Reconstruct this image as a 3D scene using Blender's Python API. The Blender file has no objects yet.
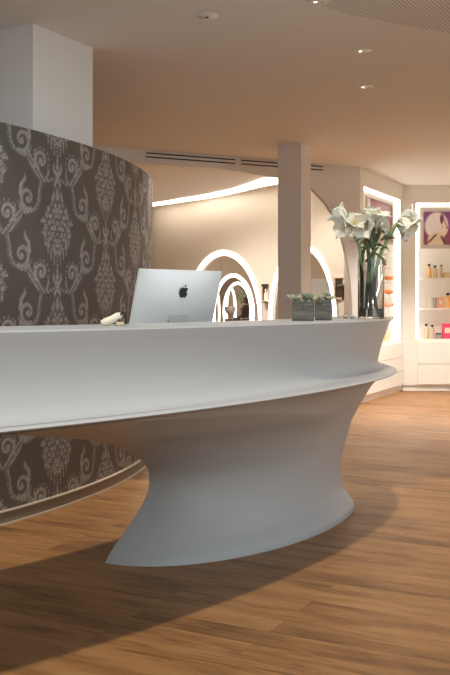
import bpy, bmesh, math, random
import numpy as np
from mathutils import Vector, Matrix
random.seed(4)
PI = math.pi
sc = bpy.context.scene
C = sc.collection
R = math.radians

# ------------------------------------------------------------------ camera
F = 937.5; EYE = 1.15; HC = 2.75
cam = bpy.data.cameras.new('camera'); co = bpy.data.objects.new('camera', cam); C.objects.link(co)
co.location = (0, 0, EYE); co.rotation_euler = (PI/2, 0, 0)
cam.lens = 50; cam.sensor_width = 36; cam.shift_y = -32.5/675; cam.clip_start = .05; cam.clip_end = 200
sc.camera = co

def at(px, py, y):                      # a point of the room at depth y seen at a pixel (for reading measures off the photograph)
    return Vector(((px-225)*y/F, y, EYE+(305-py)*y/F))
def ceil_pt(px, py, h=HC):
    return at(px, py, (h-EYE)*F/(305-py))

# ------------------------------------------------------------------ materials
def mat(name, col, rough=.5, metal=0, spec=.5, bump=0, bscale=200, vary=0, trans=0, ior=1.45, coat=0, emis=None, estr=0):
    m = bpy.data.materials.new(name); m.use_nodes = True
    nt = m.node_tree; b = nt.nodes['Principled BSDF']
    b.inputs['Base Color'].default_value = (*col, 1); b.inputs['Roughness'].default_value = rough
    b.inputs['Metallic'].default_value = metal; b.inputs['Specular IOR Level'].default_value = spec
    b.inputs['Transmission Weight'].default_value = trans; b.inputs['IOR'].default_value = ior
    b.inputs['Coat Weight'].default_value = coat
    if emis:
        b.inputs['Emission Color'].default_value = (*emis, 1); b.inputs['Emission Strength'].default_value = estr
    tc = nt.nodes.new('ShaderNodeTexCoord')
    if vary:
        n = nt.nodes.new('ShaderNodeTexNoise'); n.inputs['Scale'].default_value = bscale*.12; n.inputs['Detail'].default_value = 4
        nt.links.new(tc.outputs['Object'], n.inputs['Vector'])
        r = nt.nodes.new('ShaderNodeValToRGB')
        r.color_ramp.elements[0].position = .3; r.color_ramp.elements[1].position = .7
        r.color_ramp.elements[0].color = (*[c*(1-vary) for c in col], 1)
        r.color_ramp.elements[1].color = (*[min(1, c*(1+vary)) for c in col], 1)
        nt.links.new(n.outputs['Fac'], r.inputs['Fac']); nt.links.new(r.outputs['Color'], b.inputs['Base Color'])
    if bump:
        n = nt.nodes.new('ShaderNodeTexNoise'); n.inputs['Scale'].default_value = bscale
        nt.links.new(tc.outputs['Object'], n.inputs['Vector'])
        bp = nt.nodes.new('ShaderNodeBump'); bp.inputs['Strength'].default_value = bump; bp.inputs['Distance'].default_value = .01
        nt.links.new(n.outputs['Fac'], bp.inputs['Height']); nt.links.new(bp.outputs['Normal'], b.inputs['Normal'])
    return m
def glow(name, col, s):
    m = bpy.data.materials.new(name); m.use_nodes = True; nt = m.node_tree
    nt.nodes.remove(nt.nodes['Principled BSDF'])
    e = nt.nodes.new('ShaderNodeEmission'); e.inputs['Color'].default_value = (*col, 1); e.inputs['Strength'].default_value = s
    nt.links.new(e.outputs[0], nt.nodes['Material Output'].inputs['Surface']); return m
def attr_mat(name, rough=.6, metal_from_alpha=False):
    m = bpy.data.materials.new(name); m.use_nodes = True; nt = m.node_tree; b = nt.nodes['Principled BSDF']
    a = nt.nodes.new('ShaderNodeAttribute'); a.attribute_name = 'pattern'
    nt.links.new(a.outputs['Color'], b.inputs['Base Color']); b.inputs['Roughness'].default_value = rough
    return m

M = {}
M['solid'] = mat('white_solid_surface', (.475, .475, .472), .38, spec=.4)
M['paint'] = mat('painted_wall', (.74, .745, .735), .85, bump=.03, bscale=60)
M['column'] = mat('column_paint', (.80, .78, .75), .8, bump=.02, bscale=60)
M['ceil'] = mat('ceiling_paint', (.85, .86, .85), .9, bump=.02, bscale=50)
M['beige'] = mat('warm_beige_wall', (.78, .72, .635), .85, bump=.03, bscale=40)
M['cab'] = mat('cabinet_lacquer', (.84, .83, .785), .45)
M['shelf'] = mat('shelf_white', (.86, .84, .80), .4)
M['gap'] = mat('shadow_gap', (.06, .05, .045), .8)
M['dark'] = mat('dark_plastic', (.025, .024, .025), .4)
M['black'] = mat('black_cloth', (.02, .02, .022), .85)
M['alu'] = mat('brushed_aluminium', (.84, .85, .86), .42, metal=.3)
M['aludark'] = mat('aluminium_stand', (.45, .46, .47), .35, metal=.8)
M['standgrey'] = mat('stand_grey', (.36, .35, .34), .35, metal=.3)
M['glass'] = mat('clear_glass', (.93, .97, .96), .02, trans=1, ior=1.45)
M['water'] = mat('vase_water', (.86, .93, .88), .02, trans=1, ior=1.33)
M['stem'] = mat('stem_green', (.27, .34, .17), .5, vary=.25, bscale=300)
M['leaf'] = mat('leaf_dark_green', (.11, .15, .075), .5, vary=.3, bscale=300)
M['petal'] = mat('petal_white', (.84, .82, .72), .6, vary=.05, bscale=150)
M['bract'] = mat('dry_bract', (.34, .24, .15), .7, vary=.2, bscale=300)
M['yellow'] = mat('stamen_yellow', (.75, .6, .25), .6)
M['succ'] = mat('succulent_grey_green', (.22, .27, .19), .55, vary=.45, bscale=400)
M['succpale'] = mat('succulent_pale', (.55, .52, .38), .55, vary=.35, bscale=400)
M['ring'] = glow('light_ring_glow', (1, .90, .79), 3.6)
M['ringdeep'] = glow('reflected_ring_glow', (1, .90, .80), 5)
M['cove'] = glow('cove_glow', (1, .86, .70), 5.5)
M['strip'] = glow('niche_strip_glow', (1, .91, .79), 5.5)
M['lens'] = glow('downlight_glow', (1, .88, .7), 6)
M['cream'] = mat('cream_plastic', (.78, .70, .56), .4)
M['amber'] = mat('amber_bottle', (.80, .50, .22), .3)
M['gold'] = mat('gold_bottle', (.72, .54, .30), .3)
M['tan'] = mat('tan_bottle', (.60, .48, .34), .35)
M['greyj'] = mat('grey_jar', (.36, .33, .27), .4)
M['salmon'] = mat('salmon_box', (.90, .42, .28), .5)
M['orange'] = mat('orange_box', (.88, .50, .16), .5)
M['pink'] = mat('hot_pink_box', (.85, .06, .16), .5)
M['redor'] = mat('orange_tube', (.85, .26, .06), .45)
M['skin'] = mat('skin', (.55, .36, .26), .6)
M['hair'] = mat('dark_hair', (.03, .022, .018), .6)
M['white'] = mat('white_plastic', (.80, .80, .78), .35)
M['screen'] = mat('pale_screen', (.72, .80, .86), .4)
M['green'] = mat('plant_green', (.20, .48, .22), .6, vary=.3, bscale=60)
M['brown'] = mat('dark_brown_wood', (.09, .055, .035), .5)

# weathered wood planter material
def planter_mat():
    m = mat('weathered_wood', (.2, .19, .17), .85); nt = m.node_tree; b = nt.nodes['Principled BSDF']
    tc = nt.nodes.new('ShaderNodeTexCoord'); mp = nt.nodes.new('ShaderNodeMapping'); mp.inputs['Scale'].default_value = (12, 12, 160)
    n = nt.nodes.new('ShaderNodeTexNoise'); n.inputs['Scale'].default_value = 1; n.inputs['Detail'].default_value = 6
    r = nt.nodes.new('ShaderNodeValToRGB'); r.color_ramp.elements[0].position = .3; r.color_ramp.elements[1].position = .7
    r.color_ramp.elements[0].color = (.055, .052, .046, 1); r.color_ramp.elements[1].color = (.19, .18, .16, 1)
    bp = nt.nodes.new('ShaderNodeBump'); bp.inputs['Strength'].default_value = .4; bp.inputs['Distance'].default_value = .004
    L = nt.links.new
    L(tc.outputs['Object'], mp.inputs[0]); L(mp.outputs[0], n.inputs['Vector']); L(n.outputs['Fac'], r.inputs[0]); L(r.outputs[0], b.inputs['Base Color'])
    L(n.outputs['Fac'], bp.inputs['Height']); L(bp.outputs[0], b.inputs['Normal'])
    return m
M['planter'] = planter_mat()

def floor_mat():
    m = bpy.data.materials.new('oak_planks'); m.use_nodes = True; nt = m.node_tree; b = nt.nodes['Principled BSDF']; L = nt.links.new
    tc = nt.nodes.new('ShaderNodeTexCoord'); mp = nt.nodes.new('ShaderNodeMapping'); mp.inputs['Rotation'].default_value = (0, 0, R(27.8))
    L(tc.outputs['Object'], mp.inputs[0])
    br = nt.nodes.new('ShaderNodeTexBrick'); br.offset = .37; br.offset_frequency = 2
    for k, v in (('Scale', 1), ('Mortar Size', .0005), ('Brick Width', 1.4), ('Row Height', .13), ('Bias', 0)): br.inputs[k].default_value = v
    br.inputs['Color1'].default_value = (0, 0, 0, 1); br.inputs['Color2'].default_value = (1, 1, 1, 1); br.inputs['Mortar'].default_value = (.5, .5, .5, 1)
    L(mp.outputs[0], br.inputs['Vector'])
    # grain, stretched along the plank and shifted per plank
    sep = nt.nodes.new('ShaderNodeSeparateColor'); L(br.outputs['Color'], sep.inputs[0])
    mu = nt.nodes.new('ShaderNodeMath'); mu.operation = 'MULTIPLY'; mu.inputs[1].default_value = 37; L(sep.outputs[0], mu.inputs[0])
    cx = nt.nodes.new('ShaderNodeCombineXYZ'); L(mu.outputs[0], cx.inputs[0]); L(mu.outputs[0], cx.inputs[2])
    ad = nt.nodes.new('ShaderNodeVectorMath'); ad.operation = 'ADD'; L(mp.outputs[0], ad.inputs[0]); L(cx.outputs[0], ad.inputs[1])
    m2 = nt.nodes.new('ShaderNodeMapping'); m2.inputs['Scale'].default_value = (1.5, 24, 1); L(ad.outputs[0], m2.inputs[0])
    n1 = nt.nodes.new('ShaderNodeTexNoise'); n1.inputs['Scale'].default_value = 2.2; n1.inputs['Detail'].default_value = 8; n1.inputs['Roughness'].default_value = .62; n1.inputs['Distortion'].default_value = 1.2
    L(m2.outputs[0], n1.inputs['Vector'])
    m3 = nt.nodes.new('ShaderNodeMapping'); m3.inputs['Scale'].default_value = (1.6, 7, 1); L(ad.outputs[0], m3.inputs[0])
    n2 = nt.nodes.new('ShaderNodeTexNoise'); n2.inputs['Scale'].default_value = 1.5; n2.inputs['Detail'].default_value = 3; L(m3.outputs[0], n2.inputs['Vector'])
    mx = nt.nodes.new('ShaderNodeMix'); mx.data_type = 'FLOAT'; mx.inputs[0].default_value = .5; L(n1.outputs['Fac'], mx.inputs[2]); L(n2.outputs['Fac'], mx.inputs[3])
    m4 = nt.nodes.new('ShaderNodeMath'); m4.operation = 'MULTIPLY_ADD'; m4.inputs[1].default_value = .10; L(sep.outputs[0], m4.inputs[0]); L(mx.outputs[0], m4.inputs[2])
    r = nt.nodes.new('ShaderNodeValToRGB'); e = r.color_ramp.elements
    e[0].position = .34; e[0].color = (.095, .043, .015, 1); e[1].position = .76; e[1].color = (.40, .215, .09, 1)
    q = e.new(.50); q.color = (.235, .112, .040, 1); q = e.new(.58); q.color = (.315, .157, .058, 1)
    L(m4.outputs[0], r.inputs[0])
    dk = nt.nodes.new('ShaderNodeMix'); dk.data_type = 'RGBA'; dk.blend_type = 'MULTIPLY'; dk.inputs[7].default_value = (.55, .5, .45, 1)
    L(br.outputs['Fac'], dk.inputs[0]); L(r.outputs[0], dk.inputs[6]); L(dk.outputs[2], b.inputs['Base Color'])
    b.inputs['Roughness'].default_value = .47; b.inputs['Specular IOR Level'].default_value = .4
    bp = nt.nodes.new('ShaderNodeBump'); bp.inputs['Strength'].default_value = .15; bp.inputs['Distance'].default_value = .003
    L(n1.outputs['Fac'], bp.inputs['Height']); L(bp.outputs[0], b.inputs['Normal'])
    return m
M['floor'] = floor_mat()

def perforated_mat():
    m = mat('perforated_ceiling_paint', (.6, .55, .5), .9); nt = m.node_tree; b = nt.nodes['Principled BSDF']; L = nt.links.new
    tc = nt.nodes.new('ShaderNodeTexCoord')
    mp = nt.nodes.new('ShaderNodeMapping'); mp.inputs['Scale'].default_value = (46, 46, 46); mp.inputs['Rotation'].default_value = (0, 0, R(30)); L(tc.outputs['Object'], mp.inputs[0])
    v = nt.nodes.new('ShaderNodeTexVoronoi'); v.voronoi_dimensions = '2D'; v.inputs['Randomness'].default_value = 0; v.inputs['Scale'].default_value = 1
    L(mp.outputs[0], v.inputs['Vector'])
    r = nt.nodes.new('ShaderNodeValToRGB'); r.color_ramp.elements[0].position = .26; r.color_ramp.elements[1].position = .34
    r.color_ramp.elements[0].color = (.40, .40, .39, 1); r.color_ramp.elements[1].color = (.85, .86, .85, 1)
    L(v.outputs['Distance'], r.inputs[0]); L(r.outputs[0], b.inputs['Base Color'])
    return m
M['perf'] = perforated_mat()

def pane_mat():
    m = bpy.data.materials.new('see_through_pane'); m.use_nodes = True; nt = m.node_tree; nt.nodes.remove(nt.nodes['Principled BSDF'])
    t = nt.nodes.new('ShaderNodeBsdfTransparent'); t.inputs[0].default_value = (.93, .91, .88, 1)
    g = nt.nodes.new('ShaderNodeBsdfGlossy'); g.inputs['Roughness'].default_value = .02
    x = nt.nodes.new('ShaderNodeMixShader'); x.inputs[0].default_value = .12
    nt.links.new(t.outputs[0], x.inputs[1]); nt.links.new(g.outputs[0], x.inputs[2]); nt.links.new(x.outputs[0], nt.nodes['Material Output'].inputs['Surface'])
    return m
M['pane'] = pane_mat()

# ------------------------------------------------------------------ mesh helpers
def link(name, me, m, parent=None, smooth=False, flat_deg=None):
    o = bpy.data.objects.new(name, me); C.objects.link(o)
    for q in (m if isinstance(m, (list, tuple)) else [m]):
        if q: me.materials.append(q)
    if smooth:
        for p in me.polygons: p.use_smooth = True
    if parent: o.parent = parent
    return o
class MB:
    def __init__(s): s.v = []; s.f = []; s.mi = []
    def add(s, vs, fs, mi=0):
        k = len(s.v); s.v += [tuple(v) for v in vs]; s.f += [tuple(i+k for i in f) for f in fs]; s.mi += [mi]*len(fs); return s
    def box(s, c, d, rz=0, mi=0, mtx=None):
        x, y, z = d[0]/2, d[1]/2, d[2]/2
        vs = [Vector((a*x, b*y, e*z)) for e in (-1, 1) for a, b in ((-1, -1), (1, -1), (1, 1), (-1, 1))]
        Mx = (mtx if mtx is not None else Matrix.Rotation(rz, 3, 'Z'))
        vs = [Mx @ v + Vector(c) for v in vs]
        return s.add(vs, [(3, 2, 1, 0), (4, 5, 6, 7), (0, 1, 5, 4), (1, 2, 6, 5), (2, 3, 7, 6), (3, 0, 4, 7)], mi)
    def lathe(s, prof, n=24, c=(0, 0, 0), mi=0):      # prof [(r, z)] from bottom to top
        vs = []; fs = []
        for r, z in prof:
            for i in range(n):
                a = 2*PI*i/n; vs.append((c[0]+r*math.cos(a), c[1]+r*math.sin(a), c[2]+z))
        for j in range(len(prof)-1):
            for i in range(n):
                k = (i+1) % n; fs.append((j*n+i, j*n+k, (j+1)*n+k, (j+1)*n+i))
        fs.append(tuple(reversed(range(n)))); fs.append(tuple((len(prof)-1)*n+i for i in range(n)))
        return s.add(vs, fs, mi)
    def tube(s, pts, rad, n=8, mi=0):
        pts = [Vector(p) for p in pts]; rr = rad if isinstance(rad, (list, tuple)) else [rad]*len(pts)
        vs = []; up = None
        for i, p in enumerate(pts):
            t = (pts[min(i+1, len(pts)-1)]-pts[max(i-1, 0)]).normalized()
            if up is None: up = t.orthogonal().normalized()
            up = (up - t*up.dot(t)).normalized(); w = t.cross(up)
            for k in range(n):
                a = 2*PI*k/n; vs.append(p + (up*math.cos(a)+w*math.sin(a))*rr[i])
        fs = []
        for j in range(len(pts)-1):
            for k in range(n):
                q = (k+1) % n; fs.append((j*n+k, j*n+q, (j+1)*n+q, (j+1)*n+k))
        fs.append(tuple(reversed(range(n)))); fs.append(tuple((len(pts)-1)*n+k for k in range(n)))
        return s.add(vs, fs, mi)
    def prism(s, poly, z0, z1, mi=0):                  # poly (x, y) counter-clockwise
        n = len(poly); vs = [(x, y, z0) for x, y in poly]+[(x, y, z1) for x, y in poly]
        fs = [tuple(reversed(range(n))), tuple(range(n, 2*n))]+[(i, (i+1) % n, n+(i+1) % n, n+i) for i in range(n)]
        return s.add(vs, fs, mi)
    def build(s, name, m, parent=None, smooth=False, bevel=0, mtx=None, loc=None):
        me = bpy.data.meshes.new(name)
        vs = s.v
        if loc is not None: vs = [tuple(Vector(v)-Vector(loc)) for v in vs]
        me.from_pydata(vs, [], s.f); me.update()
        for p, k in zip(me.polygons, s.mi): p.material_index = k
        bm = bmesh.new(); bm.from_mesh(me); bmesh.ops.recalc_face_normals(bm, faces=bm.faces); bm.to_mesh(me); bm.free()
        o = link(name, me, m, parent, smooth)
        if loc is not None: o.location = loc
        if bevel:
            b = o.modifiers.new('bevel', 'BEVEL'); b.width = bevel; b.segments = 2; b.limit_method = 'ANGLE'; b.angle_limit = R(40)
            for p in me.polygons: p.use_smooth = True
            o.modifiers.new('wn', 'WEIGHTED_NORMAL').keep_sharp = False
        elif smooth:
            try: me.set_sharp_from_angle(angle=R(42))
            except Exception: pass
        return o
def tag(o, label=None, cat=None, group=None, kind=None):
    if label: o['label'] = label
    if cat: o['category'] = cat
    if group: o['group'] = group
    if kind: o['kind'] = kind
    return o
def thing(name, loc, label, cat, group=None, rz=0):
    o = bpy.data.objects.new(name, None); C.objects.link(o); o.location = loc; o.rotation_euler = (0, 0, rz); o.empty_display_size = .05
    return tag(o, label, cat, group)
def struct(o): o['kind'] = 'structure'; return o

# ------------------------------------------------------------------ the shell
struct(MB().box((0, 16, -.05), (16, 42, .1)).build('floor', M['floor']))
# ceiling left open over the front to let sun and sky in
cb = MB().box((0, 20.85, HC+.06), (16, 32.8, .12)); ceiling = struct(cb.build('ceiling', M['ceil']))
pp = [ceil_pt(300, -2), ceil_pt(350, 14), ceil_pt(400, 24), ceil_pt(452, 33), ceil_pt(520, 45)]
poly = [(p.x, p.y) for p in pp]+[(3.4, 4.47), (pp[0].x, 4.47)]
struct(MB().prism(list(reversed(poly)), HC-.004, HC+.002).build('trim_1', M['perf']))
# curved wall clad in damask wallpaper: a drum round the point (DX, DY)
DX, DY, DR, DH = -4.8, 7.1, 4.24, 2.107
def polar(r, th): return DX+r*math.cos(th), DY+r*math.sin(th)

def seg_d(px, py, ax, ay, bx, by):
    vx, vy = bx-ax, by-ay; t = np.clip(((px-ax)*vx+(py-ay)*vy)/(vx*vx+vy*vy+1e-12), 0, 1)
    return np.hypot(px-ax-t*vx, py-ay-t*vy), t
def stroke(px, py, pts, w):                            # soft coverage of a tapered polyline
    out = np.zeros_like(px); n = len(pts)-1
    for i in range(n):
        d, t = seg_d(px, py, *pts[i], *pts[i+1])
        wi = w[i]+(w[i+1]-w[i])*t
        out = np.maximum(out, np.clip((wi-d)/.006+.5, 0, 1))
    return out
def spiral(cx, cy, r0, r1, a0, a1, n=22):
    return [(cx+(r0+(r1-r0)*i/n)*math.cos(a0+(a1-a0)*i/n), cy+(r0+(r1-r0)*i/n)*math.sin(a0+(a1-a0)*i/n)) for i in range(n+1)]
PU, PV = .577, .62
def damask(u, v):
    """coverage of the ornament; u along the wall, v up; columns PU apart with a half drop"""
    col = np.round(u/PU); a = u-col*PU
    out = np.zeros_like(u)
    # each column's ornament reaches into its neighbours, so evaluate three columns
    for dc in (-1, 0, 1):
        c = col+dc; aa = np.abs(u-c*PU); vv = v+(c % 2)*PV/2
        y = vv-np.round(vv/PV)*PV
        for dy in (-PV, 0, PV):
            yy = y+dy
            m = (aa < .46) & (yy > -.40) & (yy < .48)
            if not m.any(): continue
            x_, y_ = aa[m], yy[m]; r = np.zeros_like(x_)
            # medallion: an ogive crowded with florets
            hw = .150*np.sqrt(np.clip(1-(np.abs(y_+.015)/.175)**1.5, 0, 1))*(1-.22*(y_ > .06))
            hw = hw*(1+.13*np.sin(y_*88+1))
            inside = np.clip((hw-x_)/.008, 0, 1)
            row = np.round(y_/.034); cellx = x_/.040+.5*(row % 2); fx = (cellx-np.round(cellx))*.040; fy = y_-row*.034
            jit = np.sin(row*12.9+np.round(cellx)*78.2); fx = fx+.006*np.sin(row*5.1+np.round(cellx)*9.7); fy = fy+.006*np.cos(row*7.3+np.round(cellx)*3.1); rr = np.hypot(fx, fy)/.017; aang = np.arctan2(fy, fx)
            flor = np.clip((.92+.22*np.cos(5*aang+jit*3)+.15*jit-rr)*4, 0, 1)*(1-.8*np.clip((.36-np.abs(rr-.12))*5, 0, 1)*(jit > 0))
            r = np.maximum(r, inside*np.maximum(flor, .35*np.clip(np.sin(x_*310+y_*140)*np.sin(y_*260-x_*90)*3, 0, 1)))*1.15
            r = np.maximum(r, .9*stroke(x_, y_, [(0, .15), (0, .205)], [.020, .003]))
            r = np.maximum(r, .8*stroke(x_, y_, [(.045, .135), (.03, .175)], [.013, .005]))
            # drops below
            for dx, y0, y1 in ((0, -.175, -.26), (.030, -.165, -.235), (.060, -.15, -.205), (.088, -.12, -.175), (.115, -.08, -.13)):
                n = 5
                for i in range(n):
                    yc = y0+(y1-y0)*i/(n-1); r = np.maximum(r, np.clip((.0085-np.hypot(x_-dx, y_-yc))/.004, 0, 1))
            # fleur above
            r = np.maximum(r, stroke(x_, y_, [(0, .225), (0, .285), (0, .385)], [.004, .021, .002])*(.7+.3*np.cos(y_*180)))
            r = np.maximum(r, stroke(x_, y_, [(.008, .26), (.036, .30), (.034, .335)], [.009, .009, .002]))
            r = np.maximum(r, stroke(x_, y_, [(0, .25), (.026, .215), (.024, .19)], [.010, .009, .002]))
            # horn shaped leaf sweeping up and out
            arm = [(.0, .266), (.045, .240), (.09, .228), (.135, .234), (.18, .262), (.22, .305), (.255, .350), (.30, .378)]
            vein = .55+.45*np.sin((x_-y_)*170)
            r = np.maximum(r, stroke(x_, y_, arm, [.004, .008, .011, .017, .026, .032, .019, .002])*vein)
            r = np.maximum(r, stroke(x_, y_, [(.205, .30), (.200, .35), (.215, .385)], [.016, .011, .002])*.9)
            r = np.maximum(r, stroke(x_, y_, [(.105, .236), (.085, .275), (.090, .31)], [.007, .009, .002])*.8)
            sp = spiral(.150, .335, .056, .012, R(-60), R(-60+460)); r = np.maximum(r, .95*stroke(x_, y_, sp, list(np.linspace(.011, .008, len(sp)))))
            r = np.maximum(r, np.clip((.016-np.hypot(x_-.150, y_-.335))/.006, 0, 1))
            for i in range(9):
                an = R(-40+i*30); r = np.maximum(r, .7*np.clip((.010-np.hypot(x_-.150-.066*math.cos(an), y_-.335-.066*math.sin(an)))/.005, 0, 1))
            # bead garland down to the scroll
            gl = [(.155, .212), (.168, .175), (.172, .135), (.182, .095), (.205, .060), (.24, .045)]
            for i in range(len(gl)-1):
                for t in (0, .33, .66):
                    bx = gl[i][0]+(gl[i+1][0]-gl[i][0])*t; by = gl[i][1]+(gl[i+1][1]-gl[i][1])*t; q_ = math.sin(i*3+t*9)
                    r = np.maximum(r, .8*np.clip((.011-np.hypot(x_-bx-.007*q_, y_-by))/.005, 0, 1))
                    r = np.maximum(r, .6*np.clip((.0075-np.hypot(x_-bx+.018, y_-by+.006*q_))/.005, 0, 1))
            # hooked scroll
            s2 = spiral(.265, .115, .066, .012, R(-115), R(-115+430)); r = np.maximum(r, .85*stroke(x_, y_, s2, list(np.linspace(.013, .008, len(s2)))))
            r = np.maximum(r, np.clip((.014-np.hypot(x_-.265, y_-.115))/.006, 0, 1))
            r = np.maximum(r, stroke(x_, y_, [(.325, .135), (.318, .185), (.290, .215), (.288, .245)], [.014, .012, .010, .002])*.9)
            r = np.maximum(r, stroke(x_, y_, [(.24, .045), (.285, .038), (.325, .060), (.345, .095)], [.010, .014, .010, .003])*(.7+.3*np.sin(x_*220)))
            tmp = out[m]; out[m] = np.maximum(tmp, r)
    return out
def grid_mesh(name, P, col, m, parent=None, smooth=True):     # P (n, m, 3), col (n, m, 3)
    nv, nu = P.shape[:2]
    idx = np.arange(nv*nu).reshape(nv, nu)
    f = np.stack([idx[:-1, :-1], idx[:-1, 1:], idx[1:, 1:], idx[1:, :-1]], -1).reshape(-1, 4)
    me = bpy.data.meshes.new(name)
    me.vertices.add(nv*nu); me.vertices.foreach_set('co', P.reshape(-1).astype(np.float32))
    me.loops.add(len(f)*4); me.loops.foreach_set('vertex_index', f.reshape(-1).astype(np.int32))
    me.polygons.add(len(f)); me.polygons.foreach_set('loop_start', np.arange(0, len(f)*4, 4, dtype=np.int32))
    me.update(calc_edges=True); me.validate()
    ca = me.color_attributes.new('pattern', 'FLOAT_COLOR', 'POINT')
    c4 = np.ones((nv*nu, 4), np.float32); c4[:, :3] = col.reshape(-1, 3); ca.data.foreach_set('color', c4.reshape(-1))
    return link(name, me, m, parent, smooth)
def damask_mat():
    m = attr_mat('damask_wallpaper', .62); nt = m.node_tree; b = nt.nodes['Principled BSDF']; L = nt.links.new
    a = [n for n in nt.nodes if n.type == 'ATTRIBUTE'][0]
    nt.links.remove(b.inputs['Base Color'].links[0])
    sp = nt.nodes.new('ShaderNodeSeparateColor'); L(a.outputs['Color'], sp.inputs[0])
    n = nt.nodes.new('ShaderNodeTexNoise'); n.inputs['Scale'].default_value = 90; n.inputs['Detail'].default_value = 3
    tc = nt.nodes.new('ShaderNodeTexCoord'); L(tc.outputs['Object'], n.inputs['Vector'])
    mr = nt.nodes.new('ShaderNodeMapRange'); mr.inputs[1].default_value = .3; mr.inputs[2].default_value = .65; mr.inputs[3].default_value = .35; L(n.outputs['Fac'], mr.inputs[0])
    mu = nt.nodes.new('ShaderNodeMath'); mu.operation = 'MULTIPLY'; L(sp.outputs[0], mu.inputs[0]); L(mr.outputs[0], mu.inputs[1])
    mx = nt.nodes.new('ShaderNodeMix'); mx.data_type = 'RGBA'; mx.inputs[6].default_value = (.115, .095, .082, 1); mx.inputs[7].default_value = (.44, .41, .375, 1)
    L(mu.outputs[0], mx.inputs[0]); L(mx.outputs[2], b.inputs['Base Color'])
    return m
th0, th1 = R(-62), R(14)
nu, nv = 900, 340
TH, Z = np.meshgrid(np.linspace(th0, th1, nu), np.linspace(0, DH, nv))
P = np.stack([DX+DR*np.cos(TH), DY+DR*np.sin(TH), Z], -1)
U = (TH-R(-24.8))*DR; V = Z-1.617
cov = damask(U, V)
wall_left = struct(grid_mesh('wall_left', P, np.repeat(cov[..., None], 3, -1), damask_mat()))
core = MB()                                            # body of the curved wall behind its paper, with the top edge
arc = [polar(DR-.002, th0+(th1-th0)*i/60) for i in range(61)]+[polar(DR-.10, th1+(th0-th1)*i/60) for i in range(61)]
core.prism(arc, 0, DH-.001)
struct(core.build('wall_left_core', M['gap'], wall_left))
M['skirt'] = mat('skirting_taupe', (.25, .205, .155), .45); M['skirtline'] = mat('skirting_edge', (.62, .53, .42), .35)
bb = MB()
for (r0, r1, z0, z1, mi) in ((DR-.01, DR+.014, 0, .066, 0), (DR-.01, DR+.022, .066, .073, 1), (DR-.01, DR+.024, 0, .008, 1)):
    bb.prism([polar(r1, th0+(th1-th0)*i/60) for i in range(61)]+[polar(r0, th1+(th0-th1)*i/60) for i in range(61)], z0, z1, mi)
struct(bb.build('baseboard_left', [M['skirt'], M['skirtline']]))

# square columns turned with the building
U1 = Vector((.466, .884, 0)).normalized(); V1 = Vector((-.884, .466, 0)).normalized()
def column(corner, w, base, name, label):
    c = corner; q = [c, c+U1*w, c+U1*w+V1*w, c+V1*w]
    return tag(MB().prism([(p.x, p.y) for p in q], base, HC).build(name, M['column']), None, None, None, 'structure')
column(Vector((-1.092, 5.33, 0)), .575, 0, 'wall_column', '')
column(Vector((.748, 9.22, 0)), .25, 0, 'wall_column', '')

# grey wall with the wide arched opening; it runs along the line W1
A1 = Vector((1.564, 10.86, 0)); D1 = Vector((-2.39, -1.19, 0)).normalized(); N1 = Vector((D1.y, -D1.x, 0))
def w1(px, py=None):                                   # where a pixel column meets the plane of W1 -> (s along, height)
    k = (px-225)/F; s = (k*A1.y-A1.x)/(D1.x-k*D1.y); y = A1.y+D1.y*s
    return s, (None if py is None else EYE+(305-py)*y/F)
edge = [w1(*p) for p in ((278, 177), (295, 181), (311, 187.5), (325, 202), (334, 216), (340, 230), (346, 252), (350, 275), (352, 300), (352.5, 318))]
edge = [(s, h) for s, h in edge]; edge.append((edge[-1][0], 0))
edge = [(6.5, 2.60), (w1(154)[0], 2.615), (w1(215)[0], 2.62)]+edge
wv = MB(); T = .05
if N1.y < 0: N1 = -N1
def w1p(s, h, t=0): p = A1+D1*s+N1*t; return (p.x, p.y, h)
for i in range(len(edge)-1):
    (s0, h0), (s1, h1) = edge[i], edge[i+1]
    if s0 == s1:
        continue
    vs = [w1p(s0, h0), w1p(s1, h1), w1p(s1, HC), w1p(s0, HC), w1p(s0, h0, T), w1p(s1, h1, T), w1p(s1, HC, T), w1p(s0, HC, T)]
    wv.add(vs, [(0, 1, 2, 3), (7, 6, 5, 4), (0, 4, 5, 1)])
se = edge[-1][0]
wv.add([w1p(se, 0), w1p(0, 0), w1p(0, HC), w1p(se, HC), w1p(se, 0, T), w1p(0, 0, T), w1p(0, HC, T), w1p(se, HC, T)], [(0, 1, 2, 3), (7, 6, 5, 4), (0, 3, 7, 4)])
struct(wv.build('wall_back', M['paint']))
# slot air vents in that wall, close under the ceiling
def vent(pa, pb, label):
    sa, sb = w1(pa)[0], w1(pb)[0]; L_ = abs(sb-sa); mid = A1+D1*((sa+sb)/2)-N1*.004
    t = thing('slot_vent', (mid.x, mid.y, 2.70), label, 'vent', 'slot air vents in the grey wall', math.atan2(-D1.y, -D1.x))
    MB().box((0, 0, 0), (L_, .012, .085)).build('vent_frame', M['column'], t, bevel=.002)
    for z in (-.022, .018): MB().box((0, -.0085, z), (L_-.02, .008, .013)).build('air_slot', M['gap'], t)
vent(145, 235.5, 'long slot air vent under the ceiling between curved wall and column')
vent(240, 323, 'slot air vent under the ceiling passing behind the square column')

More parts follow.
